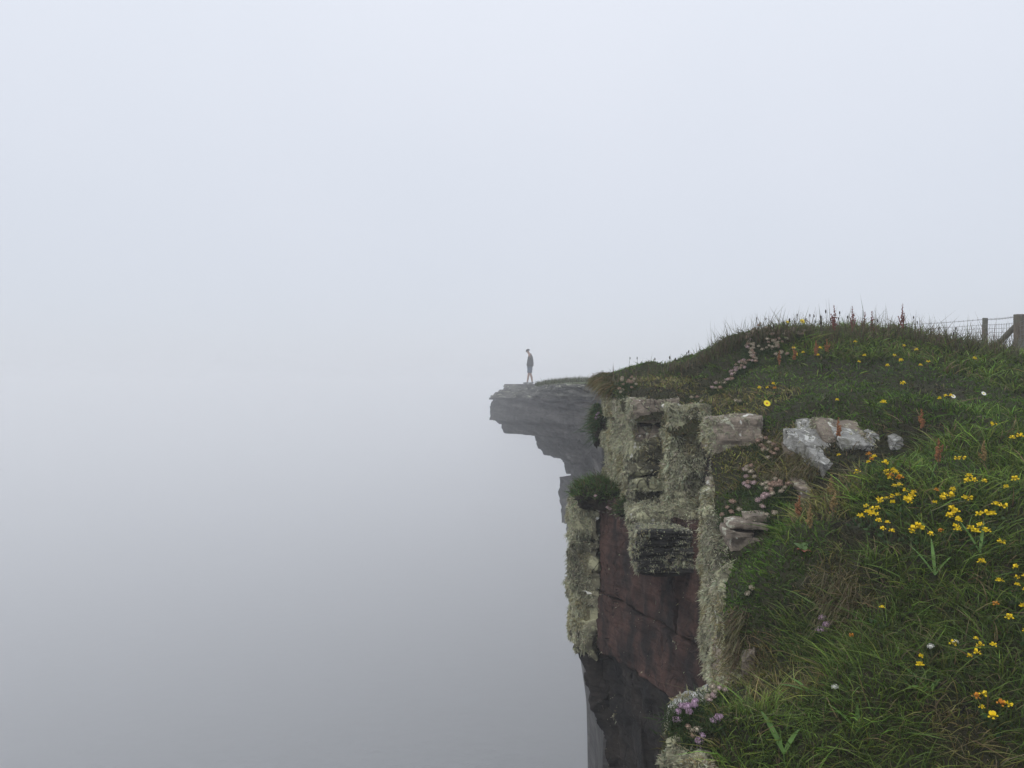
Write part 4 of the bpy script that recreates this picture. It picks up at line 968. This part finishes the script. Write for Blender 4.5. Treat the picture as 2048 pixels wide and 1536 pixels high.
for k, (px, py, yh, lab) in enumerate(((1667, 614, 4.45, 'tallest red sorrel stalk left of centre on the grassy skyline'), (1698, 620, 4.5, 'red sorrel stalk second from the left on the skyline'), (1724, 630, 4.6, 'branching brownish sorrel in the middle of the skyline group'), (1738, 626, 4.6, 'drooping sorrel right beside the branching one on the skyline'), (1796, 612, 4.55, 'red sorrel standing alone at the right of the skyline group'))):
    stalk_thing('sorrel', px, py + 22, .12, lab, 'wildflower', 'sorrel stalks', lambda r_, t, h, s: sorrel_head(r_, t, h, s, 'sorrel', .095), yh, 'dstem', 1.4)
for px, py, m_, lab in ((1585, 695, 'rust', 'rusty sorrel among yellow flowers on the thrift mound flank'), (1560, 705, 'rust', 'short rusty sorrel at the right edge of the thrift mound'), (1628, 686, 'rust', 'rust-red sorrel in long grass right of the thrift mound'), (1650, 682, 'rust', 'faint rusty sorrel furthest right on the grassy bank'),
        (1845, 838, 'rust', 'rust-brown sorrel stalk over the dark peat hollow'), (1878, 895, 'rust', 'orange-brown sorrel standing above the yellow trefoils'), (1966, 897, 'tanseed', 'tan sorrel stalk in the dark hollow at right'), (1672, 850, 'rust', 'small rusty sorrel right behind the pale outcrop'),
        (1655, 965, 'tanseed', 'tan sorrel spike leaning left of the trefoil drift'), (1665, 1000, 'tanseed', 'lower tan sorrel spike left of the trefoil drift'), (1594, 1005, 'rust', 'orange sorrel seed head beside the small tan stone'), (1612, 1030, 'tanseed', 'tan sorrel seed head just below the small tan stone')):
    stalk_thing('sorrel', px, py + 14, .06, lab, 'wildflower', 'sorrel stalks', lambda r_, t, h, s, m_=m_: sorrel_head(r_, t, h, s, m_, .05), None, 'dstem', 1.2)

# plantain
PV, PF = ball_arr((0, 0, 0), (.0042, .0042, .011), 7, 7, 3, .12); _o = mesh_np('seed_head', PV, PF, M['plantain']); PLD = _o.data; bpy.data.objects.remove(_o)
PT = sc3([(360,180),(405,170),(545,185),(597,152),(520,210),(685,158),(700,155),(740,172),(755,200),(775,165),(803,132),(830,182),(850,180),(875,132),(820,195),(470,225),(1133,182),(1363,160),(1380,200),(1495,240),(1600,235),(1585,265),(430,235),(720,190),(790,200),(660,180),(1425,270),(1300,215),(915,170)]) + [(1180+a*.15625, 700+c*.15625) for a, c in [(500,100),(605,85),(825,110),(1025,75),(1185,20),(1270,10),(1060,100)]]
PT.sort(); nb_ = sum(p[0] < 1400 for p in PT)
for i, (px, py) in enumerate(PT):
    blk = px < 1400; o_ = ORD[i] if blk else ORD[i - nb_]
    yh = (5.0 if px < 1340 else 4.8) if blk else random.uniform(4.45, 4.8)
    stalk_thing('plantain', px, py, .1, 'thin dark plantain stalk, %s from left above the tall lichened block' % o_ if blk else 'thin dark plantain stalk, %s from left along the bank skyline' % o_,
                'wildflower', 'plantains over the block' if blk else 'plantains along the skyline', lambda r_, t, h, s: child('seed_head', PLD, r_, t, (random.uniform(-.2,.2), random.uniform(-.2,.2), 0), random.uniform(.7, 1.15)), yh, 'dstem', 1.0)

# clover heads, broad grass leaves, dock
CV, CF = HEADS[1]; _o = mesh_np('flower_head', CV*.75, CF, M['white']); CLD = _o.data; bpy.data.objects.remove(_o)
for px, py, lab in ((1663, 1375, 'white clover head in the lower left of the near slope'), (1865, 1300, 'white clover head left of the yellow trefoil row'), (1914, 1293, 'white clover head just above the yellow trefoil row')):
    stalk_thing('clover', px, py, .05, lab, 'wildflower', 'white clover heads', lambda r_, t, h, s: child('flower_head', CLD, r_, t, (.2, .1, s)))
def leaf_arr(l_, wd, a, lift, droop, n=7, fold=.25):
    V = []; c_, s_ = math.cos(a), math.sin(a)
    for i in range(n):
        t = i/(n-1); r_ = l_*t*(1-.12*t); z = lift*l_*t - droop*l_*t*t; hw = wd*.5*math.sin(math.pi*min(1, .12 + .88*t)**.8)
        for s in (-1, 0, 1): V.append((c_*r_ - s_*hw*s, s_*r_ + c_*hw*s, z + (fold*hw if s else 0)))
    Fc = []
    for i in range(n-1):
        for s in range(2): a0 = i*3+s; Fc += [(a0, a0+1, a0+4), (a0, a0+4, a0+3)]
    return np.array(V), np.array(Fc)
def leaf_plant(px, py, leaves, label, name='broad_leaved_grass', cat='plant', mat='broad'):
    p, ok = hit([px], [py]); root = tag(empty(name, p[0] + np.array([0, 0, .01])), label, cat)
    for (l_, wd, a, lift, droop, mm) in leaves:
        V, Fc = leaf_arr(l_, wd, a, lift, droop); mesh_np('leaf', V, Fc, M[mm], root)
leaf_plant(1860, 1412, [(.10,.012,2.3,1.0,.55,'broad'),(.075,.012,3.1,.7,.75,'broad'),(.06,.009,.6,.9,.6,'broad')], 'bright broad-bladed grass arching left in the near grass')
leaf_plant(1568, 1532, [(.09,.016,2.0,1.2,.4,'broad'),(.07,.011,.6,1.1,.5,'broad')], 'bright broad-bladed grass at the bottom edge left of centre slope')
leaf_plant(1620, 1405, [(.085,.012,3.0,.5,.3,'broad'),(.07,.010,2.2,.7,.4,'broad')], 'broad grass blade pointing left near the dry path')
leaf_plant(1870, 1165, [(.09,.009,2.1,1.2,.4,'broad'),(.10,.009,1.2,1.4,.5,'broad'),(.07,.008,.3,1.1,.4,'broad')], 'upright broad grass blades below the yellow trefoil drift')
leaf_plant(1960, 1120, [(.08,.009,1.9,1.4,.4,'broad'),(.09,.009,.9,1.4,.5,'broad')], 'pair of upright grass blades at the right among trefoils')
leaf_plant(1716, 1480, [(.08,.010,2.5,1.0,.4,'broad'),(.06,.010,1.2,1.2,.4,'broad')], 'broad grass blades in the lower middle of the near grass')
leaf_plant(1608, 1110, [(.034,.020,-1.9,.35,.3,'redleaf'),(.030,.018,-.8,.30,.3,'redleaf'),(.045,.026,2.2,.8,.4,'greenleaf'),(.040,.022,1.1,.9,.4,'greenleaf'),(.03,.02,3.4,.5,.3,'redleaf')], 'small dock plant with two red leaves on the dark cushion turf', 'dock_plant')

# ------------------------------------------------------------------ fence
def fpost(px, pytop, Y): 
    x = (px-1024)/F*Y; return np.array([x, Y, float(gz(x, Y))]), (768-pytop)/F*Y
FPST = [(2039, 629, 9.5, .062), (1970, 636, 11.5, .036), (1784, 648, 15.0, .040), (1707, 649, 17.5, .045)]
fb = [fpost(a, c, y) for a, c, y, _ in FPST]
fence = tag(empty('wire_fence', fb[0][0]), 'weathered wooden post and wire netting fence beyond the grassy skyline', 'fence')
FO = Vector(fb[0][0])
def fput(o): o.parent = fence; o.matrix_parent_inverse = Matrix.Translation(-FO); return o
for (p, zt), (_, _, _, rr) in zip(fb, FPST):
    zs = np.linspace(p[2]-.3, zt, 14); V, Fc = tube_arr(np.stack([np.full(14, p[0]) + .004*np.sin(zs*7), np.full(14, p[1]), zs], -1), rr, 14)
    V = V + .005*np.stack([fbm(V*np.array([20, 20, 3.0]) + 5*k, 3, 600+k) for k in range(3)], -1); fput(mesh_np('post', V, Fc, M['post'], smooth=False))
p0, z0 = fb[0]; dirf = fb[1][0] - p0; dirf[2] = 0; dirf /= np.linalg.norm(dirf)
A = p0 + np.array([0, 0, z0 - .09 - p0[2]]); B = np.array([(1984-1024)/F*9.9, 9.9, (768-700)/F*9.9]) ; B = B + (B - A)*.35
V, Fc = tube_arr(np.linspace(A, B, 10), .034, 12); V = V + .004*np.stack([fbm(V*12 + 5*k, 3, 610+k) for k in range(3)], -1); fput(mesh_np('brace', V, Fc, M['post'], smooth=False))
ext = p0 - dirf*6.0; exz = z0
line = [(np.array([ext[0], ext[1], float(gz(ext[0], ext[1]))]), .9)] + fb
for q, fr in enumerate([.97, .87, .80, .73, .66, .58, .48, .36, .2]):
    pts = []
    for (pa, za), (pb, zb_) in zip(line[:-1], line[1:]):
        for t in np.linspace(0, 1, 9)[:-1]:
            a = pa*(1-t) + pb*t; g0, g1 = pa[2], pb[2]
            z = (g0 + (za-g0)*fr)*(1-t) + (g1 + (zb_-g1)*fr)*t - .012*math.sin(math.pi*t); pts.append((a[0]-.03, a[1]-.04, z))
    V, Fc = tube_arr(pts, .0034 if q == 0 else .0025, 5)
    if q == 0:                                          # barbs on the top strand
        bp = np.array(pts); ex = []
        for i in range(len(bp)-1):
            for t in (.15, .48, .82):
                c0 = bp[i]*(1-t) + bp[i+1]*t; ex.append(tube_arr([c0 + np.array([0, 0, -.014]), c0 + np.array([.004, 0, .016])], .002, 4))
        V, Fc = join_arr([(V, Fc)] + ex)
    fput(mesh_np('barbed_wire' if q == 0 else 'wire', V, Fc, M['wire'], smooth=False))
parts = []
for (pa, za), (pb, zb_) in zip(line[:-1], line[1:]):
    ln = np.linalg.norm((pb-pa)[:2]); m = int(ln/.15)
    for i in range(m):
        t = (i+.5)/m; a = pa*(1-t) + pb*t; g_ = a[2]; zt = za*(1-t) + zb_*t
        parts.append(tube_arr([(a[0]-.03, a[1]-.04, g_ + (zt-g_)*.18), (a[0]-.03, a[1]-.04, g_ + (zt-g_)*.87)], .0021, 4))
V, Fc = join_arr(parts); o = fput(mesh_np('netting', V, Fc, M['wire'], smooth=False)); o['kind'] = 'stuff'

# ------------------------------------------------------------------ person on the ledge
def skin_mesh(name, joints, bones, root_i, mat, parent, sub=2):
    me = bpy.data.meshes.new(name); me.from_pydata([j[0] for j in joints], bones, []); ob = bpy.data.objects.new(name, me); COL.objects.link(ob)
    md = ob.modifiers.new('skin', 'SKIN'); md.use_smooth_shade = True; md.branch_smoothing = .6
    for i, j in enumerate(joints):
        sv_ = me.skin_vertices[0].data[i]; r_ = j[1]; sv_.radius = (r_, r_) if np.isscalar(r_) else r_; sv_.use_root = (i == root_i)
    ob.modifiers.new('sub', 'SUBSURF').levels = sub; ob.modifiers['sub'].render_levels = sub
    dg = bpy.context.evaluated_depsgraph_get(); dg.update(); ev = ob.evaluated_get(dg)
    m2 = bpy.data.meshes.new_from_object(ev); m2.name = name
    bpy.data.objects.remove(ob); bpy.data.meshes.remove(me)
    m2.materials.clear(); m2.materials.append(M[mat])
    for p in m2.polygons: p.use_smooth = True
    o = bpy.data.objects.new(name, m2); return link(o, parent)
PX, PY = (1059-1024)/F*38.9, 38.9
man = tag(empty('person', (PX, PY, 0.0)), 'person in dark jacket, cap and shorts looking down on the foggy ledge', 'person')
J = [((.02,0,.93),(.115,.13)), ((.03,0,1.10),(.10,.12)), ((.045,0,1.28),(.115,.15)), ((.035,0,1.42),(.075,.12)), ((-.005,0,1.50),.050), ((-.045,0,1.56),.066), ((-.082,0,1.62),.088), ((-.088,0,1.68),.062),
     ((.01,.09,.86),.092), ((-.035,.10,.50),.056), ((-.06,.10,.34),.058), ((-.105,.10,.10),.036), ((-.11,.10,.05),.038), ((-.23,.11,.035),.030),
     ((.03,-.09,.86),.092), ((.045,-.10,.50),.056), ((.10,-.10,.34),.058), ((.13,-.10,.10),.036), ((.13,-.10,.05),.038), ((.01,-.11,.035),.030),
     ((.05,.19,1.40),.055), ((.13,.25,1.14),.042), ((.02,.20,.97),.030), ((.03,.13,.90),.032),
     ((.05,-.19,1.40),.055), ((.13,-.25,1.14),.042), ((.02,-.20,.97),.030), ((.03,-.13,.90),.032),
     ((-.165,0,1.575),.018), ((-.125,0,1.54),.030)]
Bn = [(0,1),(1,2),(2,3),(3,4),(4,5),(5,6),(6,7),(0,8),(8,9),(9,10),(10,11),(11,12),(12,13),(0,14),(14,15),(15,16),(16,17),(17,18),(18,19),(3,20),(20,21),(21,22),(22,23),(3,24),(24,25),(25,26),(26,27),(5,29),(6,28)]
skin_mesh('body', J, Bn, 0, 'skin', man)
Jj = [((.025,0,.82),(.18,.20)), ((.03,0,1.0),(.185,.19)), ((.045,0,1.18),(.185,.195)), ((.05,0,1.34),(.17,.205)), ((.03,0,1.45),(.085,.12)), ((.005,0,1.50),.070),
      ((.055,.20,1.40),.078), ((.14,.265,1.14),.064), ((.03,.215,.97),.055), ((.0,.15,.90),.060), ((.055,-.20,1.40),.078), ((.14,-.265,1.14),.064), ((.03,-.215,.97),.055), ((.0,-.15,.90),.060)]
skin_mesh('jacket', Jj, [(0,1),(1,2),(2,3),(3,4),(4,5),(3,6),(6,7),(7,8),(8,9),(3,10),(10,11),(11,12),(12,13)], 0, 'jacket', man)
Js = [((.02,0,.92),(.13,.16)), ((.01,.085,.82),.115), ((-.02,.10,.62),.098), ((-.032,.10,.52),.094), ((.03,-.085,.82),.115), ((.04,-.10,.62),.098), ((.048,-.10,.52),.094)]
skin_mesh('shorts', Js, [(0,1),(1,2),(2,3),(0,4),(4,5),(5,6)], 0, 'shorts', man)
for sx, sy in ((-.11, .10), (.13, -.10)):
    V, Fc = join_arr([ball_arr((sx-.07, sy, .045), (.145, .052, .046), 12, 8), ball_arr((sx+.01, sy, .075), (.055, .046, .055), 10, 6)]); V[:, 2] = np.maximum(V[:, 2], 0.0); mesh_np('shoe', V, Fc, M['shoe'], man)
V, Fc = ball_arr((0, 0, 0), (.102, .088, .085), 16, 10); V[:, 2] = np.maximum(V[:, 2], -.012)
pk = leaf_arr(.10, .13, math.pi, .0, .12, 7, .0); pk = (pk[0] + np.array([-.085, 0, -.006]), pk[1]); pk2 = (pk[0] + np.array([0, 0, -.008]), pk[1])
o = mesh_np('cap', V, Fc, M['cap'], man); V, Fc = join_arr([pk, pk2]); mesh_np('peak', V, Fc, M['cap'], o); o.location = (-.08, 0, 1.645); o.rotation_euler = (0, -.30, 0)
for s in (-1, 1):
    V, Fc = ball_arr((-.155, s*.032, 1.60), .011, 8, 6); mesh_np('eye', V, Fc, M['eye'], man)
    V, Fc = ball_arr((-.065, s*.088, 1.60), (.022, .010, .032), 8, 6); mesh_np('ear', V, Fc, M['skin'], man)

# ------------------------------------------------------------------ fog
b_ = bpy.data.materials.new('haze'); b_.use_nodes = True; t_ = b_.node_tree; t_.nodes.clear()
vo = t_.nodes.new('ShaderNodeVolumePrincipled'); vo.inputs['Color'].default_value = (.99, .992, 1.0, 1); vo.inputs['Density'].default_value = 0.0088; vo.inputs['Anisotropy'].default_value = 0.1
oo = t_.nodes.new('ShaderNodeOutputMaterial'); t_.links.new(vo.outputs[0], oo.inputs['Volume'])
HB = 600.0; zb, zt = SEA_Z - 1.2, 2.6
V = np.array([(x, y, z) for z in (zb, zt) for y in (-HB, HB) for x in (-HB, HB)])
hz = mesh_np('haze', V, np.array([[0,2,3,1],[4,5,7,6],[0,1,5,4],[2,6,7,3],[0,4,6,2],[1,3,7,5]]), b_, smooth=False)
tag(hz, 'pale sea fog filling the air round the cliffs', 'fog', kind='stuff')
